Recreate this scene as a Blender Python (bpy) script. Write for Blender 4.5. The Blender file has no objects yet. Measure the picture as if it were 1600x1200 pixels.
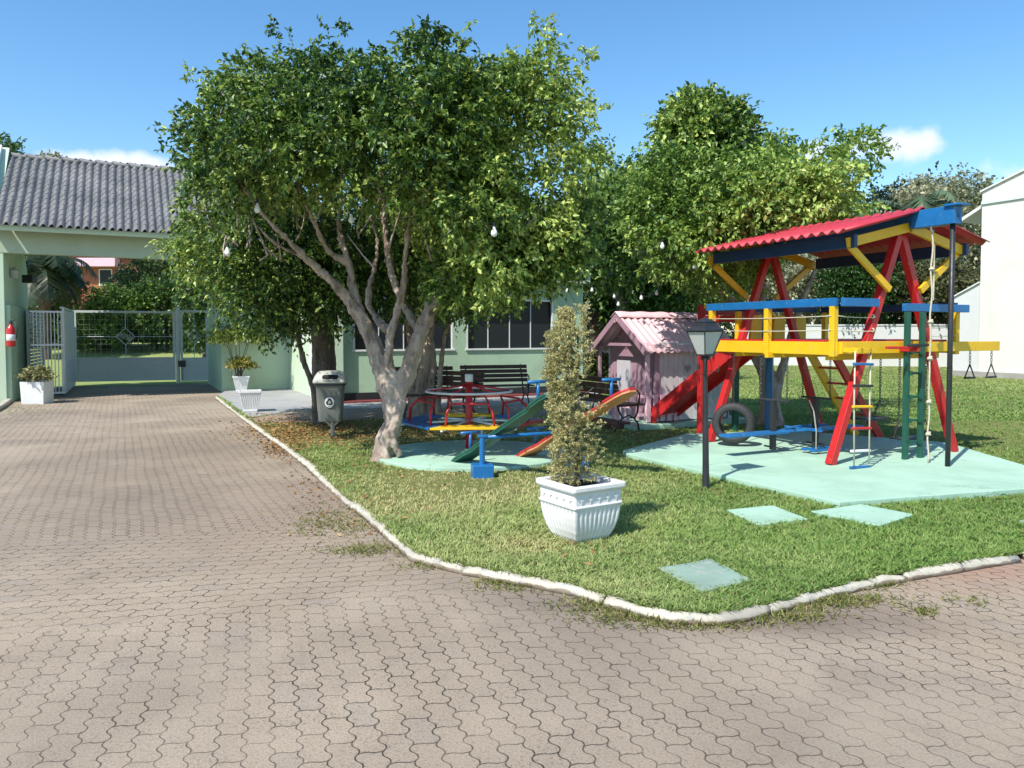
import bpy, bmesh, math, random
import numpy as np
from mathutils import Vector, Matrix, noise as mnoise
R = math.radians
sc = bpy.context.scene
# ---------------------------------------------------------------- camera
PITCH = 2.2; F = 1200.0
cam_d = bpy.data.cameras.new('camera'); cam = bpy.data.objects.new('camera', cam_d)
sc.collection.objects.link(cam); sc.camera = cam
cam.location = (0, 0, 1.6); cam.rotation_euler = (R(90 - PITCH), 0, 0)
cam_d.lens = 27.0; cam_d.sensor_width = 36.0; cam_d.shift_y = -34 / 1600
cam_d.clip_start = 0.05; cam_d.clip_end = 3000
# ---------------------------------------------------------------- sky, sun, exposure
SUN_AZ = math.atan2(-math.sin(R(37)), -math.cos(R(37)))      # direction towards the sun, from +Y clockwise
SUN_EL = 51
w = bpy.data.worlds.new('World'); sc.world = w; w.use_nodes = True
nt = w.node_tree; nt.nodes.clear()
def N(t, ty, **kw):
    n = t.nodes.new(ty)
    for k, v in kw.items(): setattr(n, k, v)
    return n
def L(t, a, b): t.links.new(a, b)
out = N(nt, 'ShaderNodeOutputWorld'); bg = N(nt, 'ShaderNodeBackground'); bg.inputs[1].default_value = 0.15
sky = N(nt, 'ShaderNodeTexSky', sky_type='NISHITA', sun_disc=False)
sky.sun_elevation = R(SUN_EL); sky.sun_rotation = SUN_AZ
sky.air_density = 1.0; sky.dust_density = 0.35; sky.ozone_density = 2.4
hsv = N(nt, 'ShaderNodeHueSaturation'); hsv.inputs['Saturation'].default_value = 1.22; hsv.inputs['Hue'].default_value = .496
hsv.inputs['Value'].default_value = .93
L(nt, sky.outputs[0], hsv.inputs['Color'])
tc = N(nt, 'ShaderNodeTexCoord')
def cloud_mask(dirs):
    """soft clouds low in the sky, in a few directions"""
    acc = None
    for (dx, dy, dz, size, amt) in dirs:
        v = Vector((dx, dy, dz)).normalized()
        sub = N(nt, 'ShaderNodeVectorMath', operation='SUBTRACT'); sub.inputs[1].default_value = v
        L(nt, tc.outputs['Generated'], sub.inputs[0])
        mul = N(nt, 'ShaderNodeVectorMath', operation='MULTIPLY'); mul.inputs[1].default_value = (1, 1, 2.6)
        L(nt, sub.outputs[0], mul.inputs[0])
        ln = N(nt, 'ShaderNodeVectorMath', operation='LENGTH'); L(nt, mul.outputs[0], ln.inputs[0])
        mr = N(nt, 'ShaderNodeMapRange'); mr.inputs[1].default_value = size; mr.inputs[2].default_value = 0
        mr.inputs[3].default_value = 0; mr.inputs[4].default_value = amt
        L(nt, ln.outputs[1], mr.inputs[0])
        if acc is None: acc = mr.outputs[0]
        else:
            mx = N(nt, 'ShaderNodeMath', operation='MAXIMUM'); L(nt, acc, mx.inputs[0]); L(nt, mr.outputs[0], mx.inputs[1]); acc = mx.outputs[0]
    return acc
def pdir(px, py):
    a = (px - 800) / F; b = (566 - py) / F
    c, s = math.cos(R(PITCH)), math.sin(R(PITCH))
    return Vector((a, c + b * s, b * c - s))
cl = []
for (px, py, s, a) in ((125, 262, .07, 1), (205, 265, .085, 1), (60, 262, .06, .6), (1410, 225, .085, .75), (1300, 238, .09, .6), (1545, 196, .07, .25), (1600, 275, .10, .4)):
    d = pdir(px, py).normalized(); cl.append((d.x, d.y, d.z, s, a))
cm = cloud_mask(cl)
nz = N(nt, 'ShaderNodeTexNoise'); nz.inputs['Scale'].default_value = 24; nz.inputs['Detail'].default_value = 6; nz.inputs['Roughness'].default_value = .55
L(nt, tc.outputs['Generated'], nz.inputs[0])
ad = N(nt, 'ShaderNodeMath', operation='ADD'); L(nt, cm, ad.inputs[0]); L(nt, nz.outputs[0], ad.inputs[1])
rp = N(nt, 'ShaderNodeMapRange', interpolation_type='SMOOTHSTEP'); rp.inputs[1].default_value = .74; rp.inputs[2].default_value = 1.16; rp.inputs[4].default_value = .9
L(nt, ad.outputs[0], rp.inputs[0])
mixc = N(nt, 'ShaderNodeMixRGB'); L(nt, rp.outputs[0], mixc.inputs[0]); L(nt, hsv.outputs[0], mixc.inputs[1])
mixc.inputs[2].default_value = (4.6, 4.8, 5.6, 1)
L(nt, mixc.outputs[0], bg.inputs[0]); L(nt, bg.outputs[0], out.inputs[0])
sun_d = bpy.data.lights.new('sun', 'SUN'); sun_d.energy = 4.2; sun_d.angle = R(.5); sun_d.color = (1, .945, .86)
sun = bpy.data.objects.new('sun', sun_d); sc.collection.objects.link(sun)
ce = math.cos(R(SUN_EL)); sdir = Vector((math.sin(SUN_AZ) * ce, math.cos(SUN_AZ) * ce, math.sin(R(SUN_EL))))
sun.rotation_euler = sdir.to_track_quat('Z', 'Y').to_euler(); sun.location = sdir * 40
vs = sc.view_settings; vs.view_transform = 'Standard'; vs.look = 'None'; vs.exposure = 0.62; vs.gamma = 1
sc.cycles.max_bounces = 6; sc.cycles.transparent_max_bounces = 8; sc.cycles.diffuse_bounces = 3; sc.cycles.glossy_bounces = 3

# ---------------------------------------------------------------- helpers
def at(px, py, Y):
    """point at depth Y (metres in front of the camera) seen at photo pixel px,py"""
    d = pdir(px, py); return Vector((d.x, d.y, d.z)) * (Y / d.y) + Vector((0, 0, 1.6))
def G(px, py, z=0.0):
    d = pdir(px, py); t = (z - 1.6) / d.z; return Vector((d.x * t, d.y * t, z))
ANG = R(26.5); E1 = Vector((math.cos(ANG), math.sin(ANG), 0)); E2 = Vector((-math.sin(ANG), math.cos(ANG), 0))
rnd = random.Random(7)

def nodes_mat(name):
    m = bpy.data.materials.new(name); m.use_nodes = True; t = m.node_tree
    return m, t, t.nodes['Principled BSDF']
def noise_node(t, scale, detail=4, rough=.55, vec=None, dist=0):
    n = N(t, 'ShaderNodeTexNoise'); n.inputs['Scale'].default_value = scale; n.inputs['Detail'].default_value = detail
    n.inputs['Roughness'].default_value = rough; n.inputs['Distortion'].default_value = dist
    if vec is not None: L(t, vec, n.inputs['Vector'])
    return n
def ramp(t, fac, stops):
    r = N(t, 'ShaderNodeValToRGB'); e = r.color_ramp.elements
    while len(e) < len(stops): e.new(.5)
    for i, (p, c) in enumerate(stops):
        e[i].position = p; e[i].color = (*c, 1) if not isinstance(c, (int, float)) else (c, c, c, 1)
    L(t, fac, r.inputs[0]); return r.outputs[0]
def bump(t, b, h, strength=.3, dist=.01, prev=None):
    n = N(t, 'ShaderNodeBump'); n.inputs['Strength'].default_value = strength; n.inputs['Distance'].default_value = dist
    L(t, h, n.inputs['Height'])
    if prev is not None: L(t, prev, n.inputs['Normal'])
    L(t, n.outputs[0], b.inputs['Normal']); return n.outputs[0]
def mix(t, fac, a, b, mode='MIX'):
    n = N(t, 'ShaderNodeMixRGB', blend_type=mode)
    for i, v in ((0, fac), (1, a), (2, b)):
        if isinstance(v, (int, float)): n.inputs[i].default_value = v if i == 0 else (v, v, v, 1)
        elif isinstance(v, tuple): n.inputs[i].default_value = (*v, 1)
        else: L(t, v, n.inputs[i])
    return n.outputs[0]
def math_n(t, op, a, b=None, c=None):
    n = N(t, 'ShaderNodeMath', operation=op)
    for i, v in enumerate((a, b, c)):
        if v is None: continue
        if isinstance(v, (int, float)): n.inputs[i].default_value = v
        else: L(t, v, n.inputs[i])
    return n.outputs[0]
def paint(name, col, rough=.42, var=.16, wear=0.0, wearcol=(.25, .22, .18), scale=6, bmp=.12, metal=0, dirt=.0):
    """painted or raw surface: tone varies in broad patches and fine speckle, optional chipped wear"""
    m, t, b = nodes_mat(name); tcn = N(t, 'ShaderNodeTexCoord'); v = tcn.outputs['Object']
    n1 = noise_node(t, scale, 5, .6, v); n2 = noise_node(t, scale * 9, 3, .6, v)
    dark = tuple(c * (1 - var) for c in col); lite = tuple(min(1, c * (1 + var * .6) + .004) for c in col)
    c1 = ramp(t, n1.outputs[0], ((.3, dark), (.7, lite)))
    c2 = mix(t, .25, c1, ramp(t, n2.outputs[0], ((.35, dark), (.65, lite))))
    if wear > 0:
        n3 = noise_node(t, scale * 3.2, 8, .7, v)
        f = ramp(t, n3.outputs[0], ((.70 - wear * .3, 0.), (.72 - wear * .3, 1.)))
        c2 = mix(t, f, c2, wearcol)
    if dirt > 0:
        n4 = noise_node(t, scale * .45, 6, .65, v, .6)
        f = ramp(t, n4.outputs[0], ((.45, 0.), (.75, dirt)))
        c2 = mix(t, f, c2, tuple(c * .35 for c in (.5, .45, .36)))
    L(t, c2, b.inputs['Base Color']); b.inputs['Roughness'].default_value = rough; b.inputs['Metallic'].default_value = metal
    L(t, ramp(t, n2.outputs[0], ((.3, max(0, rough - .08)), (.7, min(1, rough + .12)))), b.inputs['Roughness'])
    if bmp: bump(t, b, n2.outputs[0], bmp, .004)
    return m
M = {}
M['red'] = paint('red_paint', (.50, .018, .020), .35, .15, .27, (.33, .12, .09))
M['roof_red'] = paint('red_sheet_paint', (.46, .030, .050), .5, .18, 0, dirt=.15)
M['yellow'] = paint('yellow_paint', (.78, .46, .012), .38, .10, .27, (.45, .36, .2))
M['blue'] = paint('blue_paint', (.010, .135, .36), .35, .15, .27, (.12, .2, .3))
M['navy'] = paint('navy_paint', (.010, .045, .12), .45, .15)
M['green'] = paint('green_paint', (.010, .085, .055), .4, .2, .1, (.12, .2, .15))
M['black'] = paint('black_metal', (.022, .024, .028), .42, .25)
M['iron'] = paint('dark_iron', (.05, .052, .055), .5, .3, .1, (.15, .15, .15), metal=.3)
M['rope'] = paint('rope_fibre', (.55, .50, .38), .9, .2, 0, scale=40, bmp=.5)
M['white'] = paint('white_paint', (.72, .72, .70), .45, .06, 0, dirt=.12)
M['white_metal'] = paint('white_metal', (.66, .68, .68), .45, .06, .03, (.3, .25, .2))
M['grey_metal'] = paint('grey_metal', (.62, .67, .67), .45, .08, .0)
M['planter'] = paint('planter_enamel', (.74, .74, .73), .38, .06, 0, dirt=.22, scale=3)
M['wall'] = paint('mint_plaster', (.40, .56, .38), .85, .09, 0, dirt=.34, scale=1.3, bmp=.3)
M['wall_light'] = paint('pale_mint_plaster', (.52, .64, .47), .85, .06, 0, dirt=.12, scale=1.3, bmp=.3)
M['wall_olive'] = paint('shaded_mint_plaster', (.42, .50, .36), .85, .08, 0, dirt=.25, scale=1.3, bmp=.3)  # olive copy of the mint: shade on beam and fascia put into the colour
M['cream'] = paint('cream_plaster', (.69, .68, .61), .85, .06, 0, dirt=.16, scale=.8, bmp=.25)
M['white_wall'] = paint('white_wall_plaster', (.60, .61, .59), .85, .05, 0, dirt=.15, scale=.6, bmp=.25)
M['base_stone'] = paint('grey_base_stone', (.34, .32, .29), .9, .2, 0, dirt=.3, scale=2, bmp=.5)
M['soil'] = paint('dark_soil', (.035, .026, .018), .95, .5, 0, scale=25, bmp=1)
M['pink'] = paint('pink_paint', (.78, .50, .58), .6, .08, .1, (.55, .5, .5), dirt=.1)
M['pink_roof'] = paint('pink_sheet_paint', (.80, .53, .57), .6, .08, 0, dirt=.14, scale=2.2)
M['mauve'] = paint('mauve_paint', (.36, .22, .28), .6, .12)
M['board'] = paint('weathered_white_boards', (.64, .62, .62), .7, .12, .15, (.35, .32, .3), dirt=.25)
M['bench_wood'] = paint('dark_bench_wood', (.085, .040, .028), .55, .35, .08, (.2, .14, .1), scale=9)
M['rubber'] = paint('tyre_rubber', (.026, .026, .028), .65, .3, 0, dirt=.04, scale=9)
M['bin_body'] = paint('grey_bin_plastic', (.15, .165, .15), .4, .06, 0, dirt=.15, scale=3)
M['bin_lid'] = paint('pale_bin_plastic', (.42, .43, .38), .45, .05, 0, dirt=.0)
M['steel'] = paint('galvanised_steel', (.42, .40, .36), .5, .15, .1, (.2, .13, .08), metal=.4)
M['bulb'] = paint('frosted_bulb', (.85, .86, .84), .15, .02, 0, bmp=0)
M['lamp_glass'] = paint('milky_lamp_glass', (.48, .49, .47), .2, .06, 0, dirt=.15)
M['brown_red'] = paint('maroon_wall', (.16, .030, .028), .8, .1)
M['orange_brick'] = paint('orange_brick_wall', (.42, .14, .08), .85, .2)
M['ext_red'] = paint('extinguisher_red', (.5, .02, .02), .25, .05)
M['orange_wood'] = paint('orange_plank_underside', (.56, .22, .09), .6, .15, .08, (.4, .25, .15))
M['green_slab'] = None

def concrete_paint(name, col, chips=.25, dirt=.35):
    m, t, b = nodes_mat(name); v = N(t, 'ShaderNodeTexCoord').outputs['Object']
    n1 = noise_node(t, 1.4, 7, .65, v, .4); n2 = noise_node(t, 60, 3, .6, v); n3 = noise_node(t, 9, 8, .72, v)
    c = ramp(t, n1.outputs[0], ((.3, tuple(x * .82 for x in col)), (.7, tuple(min(1, x * 1.1) for x in col))))
    c = mix(t, ramp(t, n3.outputs[0], ((.70 - chips * .25, 0.), (.76 - chips * .25, .7))), c, (.36, .37, .33))
    c = mix(t, ramp(t, n2.outputs[0], ((.55, 0.), (.8, dirt))), c, (.2, .2, .16))
    nd = noise_node(t, 2.2, 3, .6, v); wv = N(t, 'ShaderNodeVectorMath', operation='ADD'); L(t, v, wv.inputs[0])
    sc_ = N(t, 'ShaderNodeVectorMath', operation='SCALE'); sc_.inputs['Scale'].default_value = .5; L(t, nd.outputs['Color'], sc_.inputs[0]); L(t, sc_.outputs[0], wv.inputs[1])
    vo = N(t, 'ShaderNodeTexVoronoi', feature='DISTANCE_TO_EDGE'); vo.inputs['Scale'].default_value = .8; L(t, wv.outputs[0], vo.inputs['Vector'])
    cr = math_n(t, 'MULTIPLY', ramp(t, vo.outputs['Distance'], ((0, 1.), (.008, 0.))), ramp(t, n1.outputs[0], ((.48, 0.), (.56, .6))))
    c = mix(t, cr, c, (.12, .14, .11)); n4 = noise_node(t, .8, 6, .7, v, 1.); c = mix(t, ramp(t, n4.outputs[0], ((.50, 0.), (.68, dirt))), c, tuple(x * .6 for x in col))
    L(t, c, b.inputs['Base Color']); b.inputs['Roughness'].default_value = .8
    bp = bump(t, b, n2.outputs[0], .35, .004); bump(t, b, n1.outputs[0], .3, .02, bp)
    return m
M['green_slab'] = concrete_paint('mint_painted_concrete', (.36, .56, .43), .26, .35)
M['cover_slab'] = concrete_paint('faded_green_concrete', (.25, .36, .29), .5, .5)
M['pavement'] = concrete_paint('grey_pavement', (.33, .33, .33), .3, .35)
M['kerb'] = concrete_paint('whitewashed_kerb', (.50, .465, .375), .7, .8)
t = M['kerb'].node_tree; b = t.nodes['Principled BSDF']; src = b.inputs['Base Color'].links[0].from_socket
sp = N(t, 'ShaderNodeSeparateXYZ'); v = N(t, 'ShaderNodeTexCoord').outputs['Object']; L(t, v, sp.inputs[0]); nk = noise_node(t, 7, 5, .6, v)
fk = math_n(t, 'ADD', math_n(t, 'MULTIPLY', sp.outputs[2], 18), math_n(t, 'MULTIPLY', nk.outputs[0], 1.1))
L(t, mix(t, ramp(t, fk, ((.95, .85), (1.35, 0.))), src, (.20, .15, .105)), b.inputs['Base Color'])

def corrugated_tint(): pass
# ---- pavers
def paver_mat(name='interlocking_pavers'):
    m, t, b = nodes_mat(name); v = N(t, 'ShaderNodeTexCoord').outputs['Object']
    sep = N(t, 'ShaderNodeSeparateXYZ'); L(t, v, sep.inputs[0]); X, Y = sep.outputs[0], sep.outputs[1]
    wob = noise_node(t, 1.1, 2, .5, v)
    def field(deg, ox, oy):
        mp = N(t, 'ShaderNodeMapping'); mp.inputs['Rotation'].default_value = (0, 0, R(-deg)); mp.inputs['Location'].default_value = (ox, oy, 0)
        L(t, v, mp.inputs[0]); s = N(t, 'ShaderNodeSeparateXYZ'); L(t, mp.outputs[0], s.inputs[0])
        u0 = math_n(t, 'ADD', s.outputs[0], math_n(t, 'MULTIPLY', wob.outputs[0], .05)); v0 = math_n(t, 'ADD', s.outputs[1], math_n(t, 'MULTIPLY', wob.outputs[0], .07))
        k = 2 * math.pi / .104
        su = math_n(t, 'SINE', math_n(t, 'MULTIPLY', v0, k)); sv = math_n(t, 'SINE', math_n(t, 'MULTIPLY', u0, k))
        # squared off waves: the notched edge of the block
        su = math_n(t, 'MULTIPLY', math_n(t, 'MAXIMUM', math_n(t, 'MINIMUM', math_n(t, 'MULTIPLY', su, 1.3), 1), -1), .0062)
        sv = math_n(t, 'MULTIPLY', math_n(t, 'MAXIMUM', math_n(t, 'MINIMUM', math_n(t, 'MULTIPLY', sv, 1.15), 1), -1), .0108)
        cb = N(t, 'ShaderNodeCombineXYZ'); L(t, math_n(t, 'ADD', u0, su), cb.inputs[0]); L(t, math_n(t, 'ADD', v0, sv), cb.inputs[1])
        br = N(t, 'ShaderNodeTexBrick'); L(t, cb.outputs[0], br.inputs['Vector'])
        br.offset = .5; br.inputs['Scale'].default_value = 1; br.inputs['Brick Width'].default_value = .208; br.inputs['Row Height'].default_value = .104
        br.inputs['Mortar Size'].default_value = .0042; br.inputs['Mortar Smooth'].default_value = .7; br.inputs['Bias'].default_value = 0
        br.inputs['Color1'].default_value = (0, 0, 0, 1); br.inputs['Color2'].default_value = (1, 1, 1, 1); br.inputs['Mortar'].default_value = (.5, .5, .5, 1)
        return br
    A, B, C = field(5, .3, .2), field(108, .1, .4), field(117, .5, .1)
    # the courses change direction along two lines across the drive
    edge = math_n(t, 'MULTIPLY', math_n(t, 'SINE', math_n(t, 'MULTIPLY', X, 27)), .02)
    lineB = math_n(t, 'SUBTRACT', math_n(t, 'ADD', math_n(t, 'MULTIPLY', X, .295), 4.79), math_n(t, 'ADD', Y, edge))
    mB = math_n(t, 'GREATER_THAN', lineB, 0)
    mC = math_n(t, 'GREATER_THAN', math_n(t, 'SUBTRACT', math_n(t, 'ADD', Y, edge), math_n(t, 'ADD', math_n(t, 'MULTIPLY', X, .27), 6.75)), 0)
    def sel(o): return mix(t, mC, mix(t, mB, A.outputs[o], B.outputs[o]), C.outputs[o])
    tint, joint = sel('Color'), sel('Fac')
    n1 = noise_node(t, .9, 6, .62, v, .5); n2 = noise_node(t, 95, 4, .7, v); n3 = noise_node(t, 2.8, 5, .6, v); n4 = noise_node(t, .35, 4, .5, v)
    base = ramp(t, n1.outputs[0], ((.3, (.330, .262, .188)), (.7, (.430, .350, .262))))
    base = mix(t, .55, base, mix(t, .22, base, ramp(t, tint, ((0, (.24, .21, .175)), (1, (.46, .40, .31))))))
    # each block slightly its own grey; a few replaced ones darker
    base = mix(t, ramp(t, tint, ((.90, 0.), (.96, .28))), base, (.22, .205, .195))
    base = mix(t, ramp(t, n2.outputs[0], ((.44, 0.), (.68, .60))), base, (.14, .115, .09))
    n9 = noise_node(t, 62, 3, .55, v, .8); base = mix(t, math_n(t, 'MULTIPLY', ramp(t, n9.outputs[0], ((.57, 0.), (.63, .75))), ramp(t, n3.outputs[0], ((.35, .15), (.6, 1.)))), base, (.17, .135, .105))
    n5 = noise_node(t, 210, 2, .6, v)
    base = mix(t, ramp(t, n5.outputs[0], ((.62, 0.), (.70, .5))), base, (.48, .43, .36))
    base = mix(t, ramp(t, n4.outputs[0], ((.40, 0.), (.62, .55))), base, (.17, .138, .112))      # worn darker wheel area
    # damp stain along the kerb of the lower lawn corner, red earth towards the right
    def blob(x, y, r, sx=1., sy=1.):
        dx = math_n(t, 'MULTIPLY', math_n(t, 'SUBTRACT', X, x), sx); dy = math_n(t, 'MULTIPLY', math_n(t, 'SUBTRACT', Y, y), sy)
        d = math_n(t, 'SQRT', math_n(t, 'ADD', math_n(t, 'MULTIPLY', dx, dx), math_n(t, 'MULTIPLY', dy, dy)))
        d = math_n(t, 'ADD', d, math_n(t, 'MULTIPLY', math_n(t, 'SUBTRACT', n3.outputs[0], .5), r * 1.3))
        return math_n(t, 'MAXIMUM', 0, math_n(t, 'SUBTRACT', 1, math_n(t, 'DIVIDE', d, r)))
    g = G(1240, 965)
    st = blob(g.x, g.y, .9, .8, 2.2); base = mix(t, math_n(t, 'MULTIPLY', st, .75), base, (.12, .09, .075))
    g = G(1540, 890); st = blob(g.x, g.y, 1.2, .8, 1.9); base = mix(t, math_n(t, 'MULTIPLY', st, .7), base, (.30, .17, .115))
    g = G(890, 940); st = blob(g.x, g.y, .6, 1, 1.5); base = mix(t, math_n(t, 'MULTIPLY', st, .5), base, (.13, .11, .09))
    g = G(480, 790); st = blob(g.x, g.y, 1.5, 1.2, .7); base = mix(t, math_n(t, 'MULTIPLY', st, .55), base, (.24, .17, .13))
    n6 = noise_node(t, .55, 3, .5, v, .6); n7 = noise_node(t, 13, 3, .6, v)
    jv = math_n(t, 'MULTIPLY', ramp(t, n6.outputs[0], ((.34, .35), (.54, 1.))), ramp(t, n3.outputs[0], ((.30, .35), (.55, 1.))))
    jv = math_n(t, 'MULTIPLY', jv, ramp(t, n7.outputs[0], ((.30, .35), (.5, 1.))))
    # sand swept over some courses, darker grime in patches
    base = mix(t, ramp(t, n6.outputs[0], ((.30, .34), (.46, 0.))), base, (.42, .36, .27))
    n8 = noise_node(t, 1.7, 7, .7, v, 1.2); base = mix(t, ramp(t, n8.outputs[0], ((.54, 0.), (.70, .34))), base, (.15, .12, .098))
    jf = math_n(t, 'MULTIPLY', joint, jv)
    col = mix(t, jf, base, mix(t, n1.outputs[0], (.035, .027, .02), (.09, .072, .05)))
    L(t, col, b.inputs['Base Color']); b.inputs['Roughness'].default_value = .88; b.inputs['Specular IOR Level'].default_value = .25
    bp = bump(t, b, n2.outputs[0], .55, .006); bp = bump(t, b, math_n(t, 'SUBTRACT', 1, jf), .8, .012, bp)
    bump(t, b, tint, .25, .006, bp)
    return m
M['pavers'] = paver_mat()

def lawn_mat(name, a, bcol, dirtc=(.20, .13, .07), litter=True):
    m, t, b = nodes_mat(name); v = N(t, 'ShaderNodeTexCoord').outputs['Object']
    n1 = noise_node(t, .7, 6, .6, v, .3); n2 = noise_node(t, 45, 4, .7, v); n3 = noise_node(t, 3, 6, .6, v)
    c = ramp(t, n1.outputs[0], ((.3, a), (.7, bcol))); c = mix(t, ramp(t, n2.outputs[0], ((.35, 0.), (.7, .5))), c, tuple(x * .45 for x in a))
    c = mix(t, ramp(t, n3.outputs[0], ((.55, 0.), (.75, .45))), c, dirtc)
    L(t, c, b.inputs['Base Color']); b.inputs['Roughness'].default_value = .95; b.inputs['Specular IOR Level'].default_value = .1
    bump(t, b, n2.outputs[0], 1, .03); return m
M['lawn'] = lawn_mat('lawn_soil', (.17, .21, .06), (.28, .29, .11), (.33, .25, .14))
M['far_lawn'] = lawn_mat('far_grass', (.27, .34, .11), (.38, .44, .16), (.38, .38, .17))

def attr_mat(name, rough=.55, transl=.35, spec=.3):
    """leaf or blade: its own colour is stored per leaf; part of the light passes through it"""
    m, t, b = nodes_mat(name); at_ = N(t, 'ShaderNodeAttribute', attribute_name='tone')
    L(t, at_.outputs['Color'], b.inputs['Base Color']); b.inputs['Roughness'].default_value = rough; b.inputs['Specular IOR Level'].default_value = spec
    tr = N(t, 'ShaderNodeBsdfTranslucent'); h = N(t, 'ShaderNodeHueSaturation'); h.inputs['Value'].default_value = 1.25; h.inputs['Hue'].default_value = .49
    L(t, at_.outputs['Color'], h.inputs['Color']); L(t, h.outputs[0], tr.inputs[0])
    mx = N(t, 'ShaderNodeMixShader'); mx.inputs[0].default_value = transl
    L(t, b.outputs[0], mx.inputs[1]); L(t, tr.outputs[0], mx.inputs[2]); L(t, mx.outputs[0], t.nodes['Material Output'].inputs[0])
    return m
M['leaf'] = attr_mat('leaf', .42, .28, .45); M['blade'] = attr_mat('grass_blade', .7, .3, .15); M['dry'] = attr_mat('dry_leaf', .8, .1, .1)

def bark(name, a, bcol, scale=9):
    m, t, b = nodes_mat(name); v = N(t, 'ShaderNodeTexCoord').outputs['Object']
    mp = N(t, 'ShaderNodeMapping'); mp.inputs['Scale'].default_value = (1, 1, .32); L(t, v, mp.inputs[0])
    n1 = noise_node(t, scale, 7, .65, mp.outputs[0], .8); n2 = noise_node(t, scale * .35, 3, .5, v); n3 = noise_node(t, scale * 6, 4, .7, v)
    c = ramp(t, n1.outputs[0], ((.32, tuple(x * .35 for x in a)), (.46, a), (.66, bcol)))
    c = mix(t, ramp(t, n2.outputs[0], ((.45, 0.), (.7, .5))), c, tuple(x * 1.15 for x in bcol))
    c = mix(t, ramp(t, n3.outputs[0], ((.5, 0.), (.8, .5))), c, tuple(x * .5 for x in a))
    L(t, c, b.inputs['Base Color']); b.inputs['Roughness'].default_value = .9
    bp = bump(t, b, n3.outputs[0], .5, .006); bump(t, b, n1.outputs[0], .9, .03, bp); return m
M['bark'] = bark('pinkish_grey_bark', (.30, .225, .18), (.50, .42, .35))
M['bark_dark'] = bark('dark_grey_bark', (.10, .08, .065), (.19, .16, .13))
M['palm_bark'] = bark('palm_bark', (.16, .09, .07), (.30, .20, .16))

def tile_mat():
    m, t, b = nodes_mat('grey_roof_tile'); v = N(t, 'ShaderNodeTexCoord').outputs['Object']
    n1 = noise_node(t, 1.2, 6, .6, v); n2 = noise_node(t, 18, 5, .7, v)
    sp = N(t, 'ShaderNodeSeparateXYZ'); L(t, v, sp.inputs[0])
    c = ramp(t, n1.outputs[0], ((.3, (.115, .12, .125)), (.7, (.21, .21, .205))))
    c = mix(t, ramp(t, n2.outputs[0], ((.5, 0.), (.75, .6))), c, (.09, .085, .08))
    L(t, c, b.inputs['Base Color']); b.inputs['Roughness'].default_value = .6
    bump(t, b, n2.outputs[0], .4, .01); return m
M['tile'] = tile_mat()
def glass_mat(name, col=(.02, .025, .03)):
    m, t, b = nodes_mat(name); b.inputs['Base Color'].default_value = (*col, 1); b.inputs['Roughness'].default_value = .12; b.inputs['Specular IOR Level'].default_value = .12
    v = N(t, 'ShaderNodeTexCoord').outputs['Object']; n = noise_node(t, 1.5, 2, .5, v); bump(t, b, n.outputs[0], .05, .02)
    return m
M['glass'] = glass_mat('dark_glass')

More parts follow.
